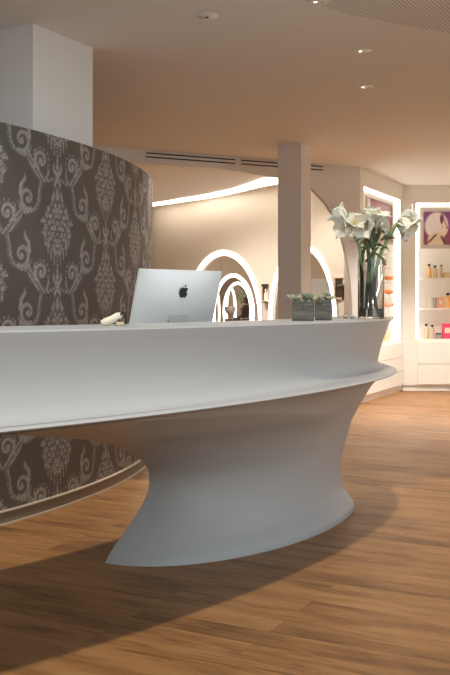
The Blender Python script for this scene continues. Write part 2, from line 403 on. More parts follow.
# ------------------------------------------------------------------ the mirror room behind the arch
def bl(px, base=None):
    pass
line = [(-3.2, 16.6), (-1.141, 15.0), (-.62, 14.5), (-.209, 13.95), (.305, 13.0), (.70, 12.4), (1.0, 11.95), (1.45, 11.45), (2.6, 10.6)]
class Path:
    def __init__(s, pts):
        s.p = [Vector((a, b, 0)) for a, b in pts]; s.l = [0]
        for i in range(len(pts)-1): s.l.append(s.l[-1]+(s.p[i+1]-s.p[i]).length)
bw0, bw1 = Vector((-.62, 14.6, 0)), Vector((1.70, 11.25, 0))     # straight stretch that carries the two lit ovals
bd = (bw1-bw0).normalized(); bn = Vector((-bd.y, bd.x, 0)); bn = bn if bn.y > 0 else -bn
BL = (bw1-bw0).length
def bwp(s, h, t=0): p = bw0+bd*s+bn*t; return (p.x, p.y, h)
def bs(px): k = (px-225)/F; return (k*bw0.y-bw0.x)/(bd.x-k*bd.y)
def by_(s): return (bw0+bd*s).y
# ovals: A between px 194 and 262.5 ; B between px 269.5 and 338
ov = []
for (l, r, top) in ((187, 262.8, 250), (269.5, 337.8, 244)):
    s0, s1 = bs(l), bs(r); sc_ = (s0+s1)/2; h = EYE+(305-top)*by_(bs((l+r)/2))/F
    ov.append((sc_, (s1-s0)/2, h))
def superel(c, a, cz, b, n=64): return [(c+a*math.cos(2*PI*i/n), cz+b*math.sin(2*PI*i/n)) for i in range(n)]
def wall_with_ovals(name, smin, smax, ovs, P3, m, z1=HC, thick=.02):
    """a wall from smin to smax with oval openings, made of strips above and below each opening"""
    w = MB(); cuts = [smin]
    for c, a, cz, b in ovs:
        n = 40
        for i in range(n+1): cuts.append(c-a*math.cos(PI*i/n))
    cuts.append(smax); cuts = sorted(set(cuts))
    def hole(s):
        for c, a, cz, b in ovs:
            if abs(s-c) <= a+1e-9: q = b*math.sqrt(max(0, 1-((s-c)/a)**2)); return cz-q, cz+q
        return None
    for i in range(len(cuts)-1):
        s0, s1 = cuts[i], cuts[i+1]; h = hole((s0+s1)/2)
        if h is None: bands = [((0, 0), (z1, z1))]
        else:
            a0, a1 = hole(s0), hole(s1); bands = [((0, 0), (max(a0[0], 0), max(a1[0], 0))), ((a0[1], a1[1]), (z1, z1))]
        for (b0, b1), (t0, t1) in bands:
            vs = [P3(s0, b0), P3(s1, b1), P3(s1, t1), P3(s0, t0), P3(s0, b0, thick), P3(s1, b1, thick), P3(s1, t1, thick), P3(s0, t0, thick)]
            fs = [(0, 1, 2, 3), (7, 6, 5, 4)]
            if h: fs.append((0, 4, 5, 1) if t0 == z1 else (3, 2, 6, 7))
            w.add(vs, fs)
    me = w.build(name, m); bm = bmesh.new(); bm.from_mesh(me.data); bmesh.ops.remove_doubles(bm, verts=bm.verts, dist=1e-5); bm.to_mesh(me.data); bm.free()
    return me
holes = [(c, a, h/2-.02, h/2-.02+.04) for c, a, h in ov]
holes = [(c, a, .95, h-.95) for c, a, h in ov]
struct(wall_with_ovals('wall_mirrors', 0, BL, holes, bwp, M['beige']))
# curved continuation of the beige wall to the left
cw = MB(); curve = [(-.62, 14.6), (-.95, 15.05), (-1.3, 15.45), (-1.75, 15.8), (-2.4, 16.1), (-3.4, 16.6), (-5.5, 17.0)]
for i in range(len(curve)-1):
    (x0, y0), (x1, y1) = curve[i], curve[i+1]
    cw.add([(x0, y0, 0), (x1, y1, 0), (x1, y1, HC), (x0, y0, HC)], [(0, 1, 2, 3)])
struct(cw.build('wall_mirror_room', M['beige']))
# other walls of that room
struct(MB().add([(-5.5, 17, 0), (-5.5, 8, 0), (-5.5, 8, HC), (-5.5, 17, HC)], [(0, 1, 2, 3)]).build('wall_mirror_room_side', M['beige']))

def oval_ring(P3, c, a, cz, b, w, d, n=72, t0=-.03):
    """a light ring: outer oval a, b ; band width w ; depth d"""
    m = MB(); vs = []
    for i in range(n):
        an = 2*PI*i/n; ca, sa = math.cos(an), math.sin(an)
        for (k, t) in ((0, t0), (w, t0), (w, t0+d), (0, t0+d)):
            vs.append(P3(c+(a-k)*ca, cz+(b-k)*sa, t))
    fs = []
    for i in range(n):
        j = (i+1) % n
        for q in range(4):
            r = (q+1) % 4; fs.append((i*4+q, j*4+q, j*4+r, i*4+r))
    return m.add(vs, fs)
def mirror(P3, c, a, cz, b, w, label, glowm, pane=True, group='lit oval mirrors'):
    base = P3(c, 0, 0)
    t = thing('lit_oval_mirror', base, label, 'mirror')
    oval_ring(P3, c, a, cz, b, w, .022, t0=-.022).build('light_ring', glowm, t, loc=base, smooth=True).location = (0, 0, 0)
    oval_ring(P3, c, a+.006, cz, b+.006, .006, .02, t0=-.018).build('frame', M['white'], t, loc=base, smooth=True).location = (0, 0, 0)
    if pane:  # mostly see-through, so the rings built as reflections show behind it
        n = 48; m = MB(); vs = [P3(c+(a-w)*math.cos(2*PI*i/n), cz+(b-w)*math.sin(2*PI*i/n), tt) for tt in (.01, .014) for i in range(n)]
        m.add(vs, [tuple(range(n)), tuple(reversed(range(n, 2*n)))]+[(i, (i+1) % n, n+(i+1) % n, n+i) for i in range(n)])
        m.build('mirror_pane', M['pane'], t, loc=base).location = (0, 0, 0)
    return t
(c, a, cz, b) = holes[0]
mirror(bwp, c, a, cz, b, .078, 'largest glowing oval mirror ring, between the computer and the square column', M['ring'])
(c, a, cz, b) = holes[1]
mirror(bwp, c, a, cz, b, .066, 'glowing oval mirror ring half hidden by the square column, behind the potted succulents', M['ring'])
# reflections in the first oval, built as real rings in added walls
def px_wall(Y):
    def P3(s, h, t=0): return (s, Y+t, h)
    return P3
for k, (Y, cpx, apx, top, lab) in enumerate(((21.5, 233.3, 21.4, 273.6, 'second glowing oval, a reflection built as a ring inside the largest ring'), (28.5, 237.6, 14.8, 281.8, 'third, small glowing oval, deepest of the reflections built as rings'))):
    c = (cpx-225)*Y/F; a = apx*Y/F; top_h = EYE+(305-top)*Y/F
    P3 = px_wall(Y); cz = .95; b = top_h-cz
    struct(wall_with_ovals('wall_reflection_row_%s' % ('near', 'far')[k], -4.5, 4.5, [(c, a, cz, b)], P3, M['beige']))
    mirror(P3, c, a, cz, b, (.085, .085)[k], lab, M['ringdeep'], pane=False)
# slender oblique ovals left of the row, more reflections built as rings
def obl(px0, px1, Y, ang):
    cx = ((px0+px1)/2-225)*Y/F; hw = (px1-px0)/2*Y/F/math.cos(ang)
    def P3(s, h, t=0): return (cx+(s)*math.cos(ang)-t*math.sin(ang), Y+s*math.sin(ang)+t*math.cos(ang), h)
    return P3, hw
P3, hw = obl(213.2, 221.0, 20.2, R(-62)); mirror(P3, 0, hw, .98, EYE+(305-290)*20.2/F-.98, .09, 'slender glowing oval, a reflection built as a ring at the left edge inside the largest ring', M['ringdeep'], pane=False)
P3, hw = obl(225.4, 236.8, 30.5, R(-40)); mirror(P3, 0, hw, .95, EYE+(305-287)*30.5/F-.95, .10, 'small slender glowing oval, a reflection built as a ring inside the deepest nested one', M['ringdeep'], pane=False)
struct(MB().box((0, 36.5, HC/2), (12, .1, HC)).build('wall_far_end', M['beige']))  # this and the side walls close the space added for the reflections
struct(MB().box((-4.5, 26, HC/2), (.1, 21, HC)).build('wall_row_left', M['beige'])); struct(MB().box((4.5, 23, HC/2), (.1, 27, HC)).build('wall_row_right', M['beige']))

# glowing cove strip under the ceiling, along the beige wall
h = HC-.02
top = [(146, 205.6), (154, 204), (170, 201.7), (185, 199), (200, 196.8), (211, 194.5), (230, 190.5), (247, 185.5), (256, 182), (264.5, 179.2), (279, 179.6), (288, 180)]
bot = [(146, 207.3), (154, 206), (170, 203.9), (185, 201.6), (200, 199.6), (211, 197.9), (230, 194.3), (247, 190.2), (256, 188), (264.5, 186), (279, 183.6), (288, 182.6)]
tp = [ceil_pt(*q, h) for q in top]; bp_ = [ceil_pt(*q, h) for q in bot]
st = MB(); n = len(tp)
st.prism([(p.x, p.y) for p in tp]+[(p.x, p.y) for p in reversed(bp_)], h, HC-.002)
o = st.build('cove_light', M['cove'], loc=(0, 13.5, h)); tag(o, 'curved glowing light strip on the ceiling behind the arch', 'ceiling light')

# small wall fittings
t = thing('wall_speaker', at(158, 189, 13.6), 'small grey box on a wall bracket beside the curved wallpapered wall', 'speaker')
MB().box((0, 0, 0), (.075, .09, .125)).build('housing', M['aludark'], t, bevel=.006); MB().box((.10, 0, .045), (.16, .012, .010)).build('bracket', M['white'], t)
MB().box((0, .8, 0), (.02, 1.5, .02)).build('wall_arm', M['white'], t)
s = bs(266.6); p = Vector(bwp(s, 0, 0)); rz = math.atan2(bd.y, bd.x)
t = thing('wall_bracket', (p.x, p.y, 1.15), 'small dark wall bracket between the two large glowing ovals', 'bracket', None, rz)
y0 = by_(s)
MB().box((0, -.03, .27), (.09, .06, .035)).build('clip', M['dark'], t, bevel=.004)
MB().box((-.02, -.02, .14), (.055, .04, .22)).build('back_plate', M['brown'], t, bevel=.004)
MB().box((.03, -.05, .055), (.13, .10, .012)).build('ledge', M['white'], t)
q = thing('bottle', (0, 0, 0), 'pale bottle standing on the small dark wall bracket', 'bottle'); pos = p+bd*.05-bn*.055; q.location = (pos.x, pos.y, 1.211)
MB().lathe([(.001, 0), (.022, .002), (.022, .09), (.010, .115), (.010, .14), (.001, .142)], 16).build('body', M['cream'], q, smooth=True)
MB().lathe([(.001, .143), (.012, .143), (.012, .16), (.001, .162)], 12).build('cap', M['white'], q, smooth=True)
# a cream frame standing out from the wall and a black dryer holder right of ring B
s = bs(342.5); p = Vector(bwp(s, 0, 0))
t = thing('wall_plaque', (p.x, p.y, 1.24), 'narrow cream framed panel beside the right glowing oval', 'frame', None, R(-40))
fr = MB()
for c_, d_ in (((-.115, 0, .12), (.02, .025, .28)), ((.115, 0, .12), (.02, .025, .28)), ((0, 0, -.01), (.25, .025, .02)), ((0, 0, .25), (.25, .025, .02))): fr.box(c_, d_)
fr.build('frame', M['cream'], t, bevel=.003); MB().box((0, .004, .12), (.215, .01, .245)).build('panel', M['brown'], t)
t = thing('hair_dryer', (0, 0, 0), 'black hair dryer hanging on the beige wall next to the cream frame', 'hair dryer'); s2 = bs(347.3); p2 = Vector(bwp(s2, 0, -.07)); t.location = (p2.x, p2.y, 1.30)
t.rotation_euler = (0, 0, rz)
MB().tube([(-.09, 0, .07), (-.03, 0, .075), (.05, 0, .075), (.07, 0, .07)], [.026, .032, .038, .028], 14).build('barrel', M['dark'], t, smooth=True)
MB().tube([(.02, 0, .05), (.015, 0, -.02), (.0, 0, -.08)], [.019, .017, .015], 10).build('handle', M['dark'], t, smooth=True)
MB().box((.02, .04, .06), (.05, .07, .05)).build('wall_mount', M['brown'], t)

# things inside the mirrors' row
def console(px0, px1, Y, ytop, label):
    a_, b_ = at(px0, ytop, Y), at(px1, ytop, Y); w = b_.x-a_.x
    t = thing('console_shelf', ((a_.x+b_.x)/2, Y+.15, 0), label, 'console')
    MB().box((0, 0, a_.z-.02), (w, .3, .04)).build('top', M['shelf'], t, bevel=.004)
    for sx in (-1, 1): MB().box((sx*(w/2-.04), 0, (a_.z-.04)/2), (.05, .26, a_.z-.04)).build('side_panel', M['cab'], t)
    return a_.z
zc = console(219, 256, 18.5, 321.5, 'cream console seen low inside the largest glowing oval')
zd = console(229, 254, 24.5, 318.3, 'brown topped console seen inside the second glowing oval')
for i, (px, wd, hh, mm, lab) in enumerate(((228.5, .145, .05, 'brown', 'dark tray on the cream console, leftmost inside the glowing oval'), (237, .13, .07, 'dark', 'dark low box in the middle of the cream console'), (245.5, .145, .055, 'brown', 'brown tray at the right on the cream console'))):
    x = (px-225)*18.6/F; t = thing('tray', (x, 18.65, zc), lab, 'tray')
    MB().box((0, 0, .008), (wd, .2, .016)).build('base', M[mm], t)
    rim = MB()
    for c_, d_ in (((-wd/2, 0, hh/2), (.012, .2, hh)), ((wd/2, 0, hh/2), (.012, .2, hh)), ((0, -.1, hh/2), (wd, .012, hh)), ((0, .1, hh/2), (wd, .012, hh))): rim.box(c_, d_)
    rim.build('rim', M[mm], t)
# white round bowl on a stand
t = thing('washbasin', (at(230.2, 310, 25.2).x, 25.2, 0), 'white round basin on a grey stand inside the nested ovals', 'basin')
zb = at(230, 313.5, 25.2).z
MB().lathe([(.001, zb-.03), (.07, zb-.02), (.135, zb+.05), (.155, zb+.14), (.14, zb+.19), (.125, zb+.14), (.05, zb+.05), (.001, zb+.04)], 24).build('bowl', M['white'], t, smooth=True)
MB().lathe([(.001, 0), (.16, 0), (.16, .03), (.05, .05), (.05, zb-.03), (.001, zb-.03)], 18).build('stand', M['aludark'], t, smooth=True)
# green shrub at the very end
t = thing('potted_shrub', (at(248, 300, 33).x, 33.5, 0), 'green leafy shrub at the far end of the nested ovals', 'plant')
MB().lathe([(.001, 0), (.22, 0), (.27, .4), (.24, .4), (.22, .36), (.001, .36)], 20).build('pot', M['aludark'], t, smooth=True)
MB().tube([(0, 0, .35), (.02, 0, .8), (0, 0, 1.3)], [.03, .025, .015], 8).build('trunk', M['brown'], t)
lf = MB()
for i in range(420):
    d = Vector((random.gauss(0, 1), random.gauss(0, 1), random.gauss(0, 1))).normalized()*random.uniform(.2, 1)
    c_ = Vector((d.x*.42, d.y*.4, 1.55+d.z*.62)); Mx = Matrix.Rotation(random.uniform(0, 6.28), 3, 'Z') @ Matrix.Rotation(random.uniform(-1, 1), 3, 'X')
    vs = [Mx @ Vector(q) + c_ for q in ((-.03, 0, 0), (0, -.06, .01), (.03, 0, 0), (0, .07, .01))]; lf.add(vs, [(0, 1, 2, 3)])
lf.build('foliage', M['green'], t)
# seated person in dark clothes, seen small in the nested ovals
def person(loc, face):
    t = thing('person', loc, 'person in dark clothes seated facing left, seen inside the nested glowing ovals', 'person', None, face)
    me = bpy.data.meshes.new('body')
    J = {'pel': (0, 0, .56, .13), 'wai': (0, .01, .72, .115), 'che': (0, .0, .93, .135), 'nek': (0, 0, 1.10, .05), 'hd0': (0, .01, 1.19, .062), 'hd1': (0, .015, 1.28, .085), 'hd2': (0, .0, 1.36, .06),
         'sL': (.16, 0, 1.03, .052), 'eL': (.21, .05, .78, .042), 'wL': (.15, .24, .68, .028), 'hL': (.13, .31, .68, .03),
         'sR': (-.16, 0, 1.03, .052), 'eR': (-.21, .05, .78, .042), 'wR': (-.15, .24, .68, .028), 'hR': (-.13, .31, .68, .03),
         'tL': (.09, .06, .54, .085), 'kL': (.11, .46, .54, .062), 'aL': (.11, .48, .12, .04), 'fL': (.11, .62, .05, .035),
         'tR': (-.09, .06, .54, .085), 'kR': (-.11, .46, .54, .062), 'aR': (-.11, .48, .12, .04), 'fR': (-.11, .62, .05, .035)}
    K = list(J); E_ = [('pel', 'wai'), ('wai', 'che'), ('che', 'nek'), ('nek', 'hd0'), ('hd0', 'hd1'), ('hd1', 'hd2')]
    for S in 'LR': E_ += [('che', 's'+S), ('s'+S, 'e'+S), ('e'+S, 'w'+S), ('w'+S, 'h'+S), ('pel', 't'+S), ('t'+S, 'k'+S), ('k'+S, 'a'+S), ('a'+S, 'f'+S)]
    me.from_pydata([J[k][:3] for k in K], [(K.index(a), K.index(b)) for a, b in E_], [])
    o = link('body', me, M['skin'], t)
    sk = o.modifiers.new('skin', 'SKIN'); 
    for i, k in enumerate(K):
        me.skin_vertices[0].data[i].radius = (J[k][3],)*2 if False else (J[k][3], J[k][3])
    me.skin_vertices[0].data[0].use_root = True
    o.modifiers.new('sub', 'SUBSURF').levels = 2; o.modifiers['sub'].render_levels = 2
    MB().lathe([(.001, .62), (.155, .60), (.15, .72), (.165, .93), (.17, 1.02), (.08, 1.10), (.06, 1.115)], 24).build('top', M['black'], t, smooth=True)
    sl = MB()
    for S in (1, -1): sl.tube([(S*.15, 0, 1.04), (S*.21, .05, .78), (S*.16, .21, .69)], [.062, .054, .042], 12)
    sl.build('sleeves', M['black'], t, smooth=True)
    tr = MB()
    for S in (1, -1): tr.tube([(S*.08, -.02, .56), (S*.11, .46, .55), (S*.11, .48, .14)], [.105, .078, .058], 12)
    tr.build('trousers', M['black'], t, smooth=True)
    MB().lathe([(.001, 1.40), (.07, 1.385), (.10, 1.32), (.102, 1.24), (.085, 1.17), (.075, 1.17)], 20, c=(0, -.025, 0)).build('hair', M['hair'], t, smooth=True)
    return t
pz = thing('salon_chair', (at(246, 305, 30.6).x, 30.6, 0), 'black salon chair under the person inside the nested ovals', 'chair', None, R(70))
MB().lathe([(.001, 0), (.26, 0), (.26, .02), (.03, .04), (.03, .40), (.001, .40)], 24).build('base', M['aludark'], pz, smooth=True)
MB().box((0, .1, .43), (.5, .5, .07)).build('seat', M['dark'], pz, bevel=.02)
MB().box((0, -.20, .72), (.48, .06, .5)).build('backrest', M['dark'], pz, bevel=.02)
person((at(246, 305, 30.6).x, 30.6, .03), R(70))
# pale screen on a stand, added for a reflection within ring B
t = thing('reflected_monitor', (at(321.5, 287, 13.9).x, 13.9, 0), 'pale screen added for a reflection in the right glowing oval above the succulents', 'monitor', None, R(-8))
zt = at(322, 278, 13.9).z
MB().box((0, 0, zt-.16), (.30, .03, .30)).build('screen_back', M['screen'], t, bevel=.01); MB().tube([(0, .02, .02), (0, .02, zt-.28)], .018, 10).build('pole', M['aludark'], t)
MB().lathe([(.001, 0), (.16, 0), (.15, .02), (.001, .025)], 24).build('base', M['aludark'], t, smooth=True)

# ------------------------------------------------------------------ cabinets right
A2 = A1.copy(); B2 = Vector((2.384, 12.55, 0)); D2 = (B2-A2).normalized(); N2 = Vector((D2.y, -D2.x, 0)); L2 = (B2-A2).length    # N2 points into the room
if N2.x < 0 and N2.y > 0: N2 = -N2
rz2 = math.atan2(D2.y, D2.x)
def s2(px): k = (px-225)/F; return (k*A2.y-A2.x)/(D2.x-k*D2.y)
def h2(px, py): y = (A2+D2*s2(px)).y; return EYE+(305-py)*y/F
# local frame for a fitted unit: x along, -y out of the wall toward the room, z up
def niche_unit(name, label, loc, rz, x0, x1, n0, n1, zb, zt, depth, shelves, drawers, poster=None, strips='LTR'):
    """body carcass from x0..x1 with a lit niche n0..n1, zb..zt"""
    t = thing(name, loc, label, 'shelf unit', None, rz)
    b = MB(); y0, y1 = 0, depth
    def q(xa, xb, za, zc, ya=0, yb=.02): b.box(((xa+xb)/2, (ya+yb)/2, (za+zc)/2), (xb-xa, yb-ya, zc-za))
    q(x0, n0, 0.075, HC); q(n1, x1, .075, HC); q(n0, n1, zt, HC); q(n0, n1, .075, zb-.02, 0, .02)
    b.build('surround', M['cab'], t)
    b = MB(); 
    def q(xa, xb, za, zc, ya=0, yb=.02): b.box(((xa+xb)/2, (ya+yb)/2, (za+zc)/2), (xb-xa, yb-ya, zc-za))
    q(n0-.01, n1+.01, zb-.02, zt+.02, depth, depth+.02); q(n0-.02, n0, zb, zt, .02, depth); q(n1, n1+.02, zb, zt, .02, depth); q(n0, n1, zt, zt+.02, .02, depth); q(n0, n1, zb-.02, zb, .0, depth)
    b.build('niche', M['shelf'], t)
    w = .036
    if 'L' in strips: MB().box((n0+w/2+.002, .03, (zb+zt)/2), (w, .02, zt-zb-.004)).build('light_strip', M['strip'], t)
    if 'R' in strips: MB().box((n1-w/2-.002, .03, (zb+zt)/2), (w, .02, zt-zb-.004)).build('light_strip', M['strip'], t)
    if 'T' in strips: MB().box(((n0+n1)/2, .03, zt-w/2-.002), (n1-n0-2*w-.01, .02, w)).build('light_strip', M['strip'], t)
    for z in shelves: MB().box(((n0+n1)/2, .03+(depth-.03)/2+.025, z-.012), (n1-n0-2*w-.012, depth-.06, .024)).build('shelf', M['shelf'], t, bevel=.002)
    for (za, zc, xs) in drawers:
        for i in range(len(xs)-1): MB().box(((xs[i]+xs[i+1])/2, -.009, (za+zc)/2), (xs[i+1]-xs[i]-.008, .018, zc-za-.008)).build('drawer', M['cab'], t, bevel=.002)
    MB().box(((x0+x1)/2, .05, .0375), (x1-x0, .06, .075)).build('plinth', M['cab'], t)
    return t
zd0, zd1, zd2 = .085, .36, .66
zb, zt = .675, 2.545
sh2 = [h2(388, y) for y in (320.5, 307, 293.5, 279.8, 266, 252)]
ul = niche_unit('display_cabinet', 'cream display cabinet with lit niche standing obliquely behind the flowers', (A2.x, A2.y, 0), rz2, .0, L2, s2(364), s2(400.5), zb, zt, .22, sh2, ((.085, .27, (.02, L2-.02)), (.27, .455, (.02, L2-.02)), (.455, .655, (.02, L2-.02))), strips='LTR')
X3 = 2.384; Y3 = 12.55
def x3(px): return (px-225)*Y3/F
def h3(py, y=Y3): return EYE+(305-py)*y/F
sh3 = [h3(y) for y in (308.2, 277.5)]
ur = niche_unit('display_cabinet', 'cream display cabinet with lit shelves of bottles at the right edge', (X3, Y3, 0), 0, 0, 2.3, x3(416)-X3, x3(500)-X3, h3(339), h3(203), .30, sh3, ((.085, .36, (x3(417)-X3, x3(478)-X3, 2.2)), (.36, .66, (x3(417)-X3, x3(478)-X3, 2.2))))
struct(MB().box((4.7, 9, HC/2), (.1, 8.6, HC)).build('wall_right', M['paint']))
struct(MB().box((3.4, 12.95, HC/2), (3.0, .1, HC)).build('wall_far', M['paint']))
struct(MB().prism([(A2.x+.12, A2.y+.05), (B2.x+.02, B2.y-.02), (B2.x-.3, B2.y+.45), (A2.x-.3, A2.y+.55)], HC-.01, HC-.002).build('trim_2', M['paint']))

# posters
def poster(name, loc, rz, w, hgt, func, label, nx=90, ny=90):
    t = thing(name, loc, label, 'poster', None, rz)
    b = MB(); f = .045
    for c_, d_ in (((-(w/2+f/2), 0, 0), (f, .03, hgt+2*f)), (((w/2+f/2), 0, 0), (f, .03, hgt+2*f)), ((0, 0, hgt/2+f/2), (w, .03, f)), ((0, 0, -hgt/2-f/2), (w, .03, f))): b.box(c_, d_)
    b.box((0, .008, 0), (w, .01, hgt))
    b.build('frame', mat('poster_mount', (.60, .56, .50), .6), t)
    X, Zz = np.meshgrid(np.linspace(-1, 1, nx), np.linspace(-1, 1, ny)); P = np.stack([X*w/2, np.full_like(X, -.004), Zz*hgt/2], -1)
    grid_mesh('print', P, func(X, Zz), attr_mat(name+'_print', .35), t)
    return t
def mixc(c, m, col): return c*(1-m[..., None])+np.array(col)*m[..., None]
def sm(d, w=.03): return np.clip(d/w+.5, 0, 1)
def art_portrait(X, Z):
    c = np.ones(X.shape+(3,))*np.array((.30, .10, .33))
    c = mixc(c, sm(-Z-.05, .5)*.8, (.35, .08, .12))
    c = mixc(c, sm(.80-np.hypot(X+.05, (Z-.15)*1.0), .12), (.92, .86, .86))
    c = mixc(c, sm(.42-np.hypot(X+.45, Z-.1), .3)*.7, (.93, .88, .88))
    fl = np.clip(np.sin(X*14+Z*9)*.5+.5, 0, 1)*sm(.6-np.hypot(X+.2, Z-.3), .2); c = mixc(c, fl*.2, (.75, .66, .72))
    c = mixc(c, sm(.30-np.hypot((X-.42), (Z+.02)*.8), .05), (.95, .80, .72))           # face
    c = mixc(c, sm(.13-np.hypot(X-.62, (Z-.03)*.7), .05), (.95, .82, .75))
    c = mixc(c, sm(.13-np.hypot((X-.30)*1.0, (Z-.55)*.45), .06), (.25, .05, .12))      # dark feather
    c = mixc(c, sm(.035-np.abs((X-.55)+(Z-.35)*.45), .03)*sm(.4-np.abs(Z-.35), .1), (.28, .07, .12))
    c = mixc(c, sm(.04-np.hypot((X-.36)*.6, (Z-.08)*1.8), .02), (.30, .16, .12))       # eye
    c = mixc(c, sm(.05-np.hypot((X-.62)*.9, (Z-.02)*1.6), .02), (.22, .1, .08))
    c = mixc(c, sm(.035-np.hypot((X-.55)*.7, (Z+.21)*1.6), .02), (.7, .25, .25))       # lips
    c = mixc(c, sm(-.42-Z+.25*np.cos((X)*3), .08)*sm(.55-np.abs(X+.12), .1), (.84, .70, .52))
    c = mixc(c, sm(.10-np.abs((X+.38)-(Z+.62)*1.1), .05)*sm(.25-np.abs(Z+.6), .05)*.9, (.16, .07, .04))
    c = mixc(c, sm(.09-np.abs((X-.42)+(Z+.72)*.6), .05)*sm(.22-np.abs(Z+.68), .05), (.16, .08, .05))
    rr = np.hypot(np.clip(np.abs(X)-.85, 0, 1), np.clip(np.abs(Z)-.85, 0, 1)); c = mixc(c, sm(rr-.13, .03), (.60, .56, .50))
    return c
def art_mauve(X, Z):
    c = np.ones(X.shape+(3,))*np.array((.36, .10, .16))
    c = mixc(c, sm(X-.1, .8)*.6, (.42, .16, .24)); c = mixc(c, sm(.62-np.hypot(X-.25, Z+.5), .15), (.85, .74, .68))
    c = mixc(c, sm(-X-.62, .05), (.88, .84, .80)); c = mixc(c, sm(.25-np.hypot(X-.15, Z+.35), .06), (.9, .75, .66)); c = mixc(c, sm(.1-np.hypot(X-.1, (Z+.1)*.6), .05), (.3, .1, .1))
    return c
pw = x3(452.5)-x3(424); 
poster('framed_poster', ((x3(424)+x3(452.5))/2, Y3+.05, (h3(211)+h3(245))/2), 0, pw, h3(211)-h3(245), art_portrait, 'square portrait poster of a face in a white headdress on purple, right niche')
# second, to its right, is outside the picture
pa, pb = s2(368.5), s2(396.5); pm = A2+D2*((pa+pb)/2)-N2*.06
poster('framed_poster', (pm.x, pm.y, (h2(383, 201)+h2(383, 238))/2), rz2, (pb-pa)-.09, h2(383, 201)-h2(383, 238), art_mauve, 'mauve and white poster behind the flowers in the oblique lit niche')

# ------------------------------------------------------------------ products on the shelves
def bottle(loc, r, hh, m, label, kind='bottle', capm='dark', group=None, neck=True):
    t = thing(kind, loc, label, kind, group)
    if kind == 'bottle':
        MB().lathe([(.001, 0), (r*.95, .001), (r, .006), (r, hh*.70), (r*.45, hh*.80), (r*.42, hh*.84), (.001, hh*.84)], 18).build('body', M[m], t, smooth=True)
        MB().lathe([(.001, hh*.842), (r*.55, hh*.842), (r*.55, hh), (.001, hh)], 14).build('cap', M[capm], t, smooth=True)
    elif kind == 'jar':
        MB().lathe([(.001, 0), (r*.95, .001), (r, .006), (r, hh*.72), (r*.9, hh*.76), (.001, hh*.76)], 18).build('body', M[m], t, smooth=True)
        MB().lathe([(.001, hh*.765), (r, hh*.765), (r, hh), (.001, hh)], 18).build('lid', M[capm], t, smooth=True)
    else:
        MB().box((0, 0, hh/2), (2*r, 1.4*r, hh)).build('carton', M[m], t, bevel=.004)
        MB().box((0, -.0008-.7*r, hh*.55), (1.3*r, .0015, hh*.35)).build('printed_panel', M['cream'], t)
    return t
YS = Y3+.13; k = YS/F
def X(px): return (px-225)*k
z1 = sh3[1]+.001; z2 = sh3[0]+.001; z3 = h3(339)+.001
bottle((X(429.2), YS, z1), .033, .185, 'amber', 'amber bottle with dark cap, leftmost on the upper right shelf', capm='dark')
bottle((X(435.0), YS, z1), .033, .165, 'gold', 'gold bottle with dark cap, second from left on the upper right shelf')
bottle((X(441.2), YS, z1), .020, .175, 'tan', 'slim bottle with pointed dark cap on the upper right shelf')
bottle((X(446.5), YS+.02, z1), .05, .07, 'gold', 'low gold jar at the right end of the upper right shelf', 'jar', 'gold')
bottle((X(430.8), YS+.03, z2), .022, .14, 'cream', 'cream carton at the left end of the middle right shelf', 'carton')
bottle((X(434.8), YS, z2), .028, .14, 'greyj', 'grey-brown jar on the middle right shelf', 'jar', 'greyj')
bottle((X(440.6), YS, z2), .036, .145, 'salmon', 'salmon pink carton on the middle right shelf', 'carton')
bottle((X(448.0), YS, z2), .042, .205, 'orange', 'orange bottle with dark cap on the middle right shelf', 'bottle')
bottle((X(426.3), YS, z3), .032, .20, 'tan', 'pale tan bottle, leftmost on the bottom right shelf')
bottle((X(432.2), YS, z3), .034, .185, 'tan', 'tan bottle with broad dark cap on the bottom right shelf')
bottle((X(438.5), YS, z3), .040, .075, 'greyj', 'low brown jar beside the pink carton', 'jar', 'dark')
bottle((X(446.8), YS, z3), .058, .205, 'pink', 'hot pink carton on the bottom right shelf', 'carton')
# flat orange tubes on the oblique cabinet
for i, (py, m_, lab) in enumerate(((279.8, 'redor', 'orange tube lying on the upper shelf right of the vase'), (293.5, 'redor', 'deep orange tube lying on the second shelf right of the vase'),
                                  (307, 'salmon', 'pale salmon tube with dark cap on the third shelf right of the vase'), (320.5, 'greyj', 'grey tube with dark cap on the lowest shelf above the counter end'))):
    k_ = (388.3-225)/F; q_ = A2-N2*.075; s = (k_*q_.y-q_.x)/(D2.x-k_*D2.y); pt = q_+D2*s
    t = thing('tube', (pt.x, pt.y, sh2[3-i]+.001), lab, 'tube', None, rz2)
    MB().tube([(-.12, 0, .028), (-.10, 0, .028), (.10, 0, .028)], [.018, .028, .028], 14).build('body', M[m_], t, smooth=True)
    MB().tube([(.101, 0, .028), (.155, 0, .028)], .026, 14).build('cap', M['dark' if i > 1 else 'orange'], t, smooth=True)
for (px, mm, hh, lab) in ((384.5, 'gold', .19, 'amber bottle, left of two at the bottom of the oblique niche'), (388.3, 'cream', .18, 'cream bottle, right of two at the bottom of the oblique niche')):
    k_ = (px-225)/F; q_ = A2-N2*.075; pt = q_+D2*((k_*q_.y-q_.x)/(D2.x-k_*D2.y)); bottle((pt.x, pt.y, zb+.001), .03, hh, mm, lab, capm='white')

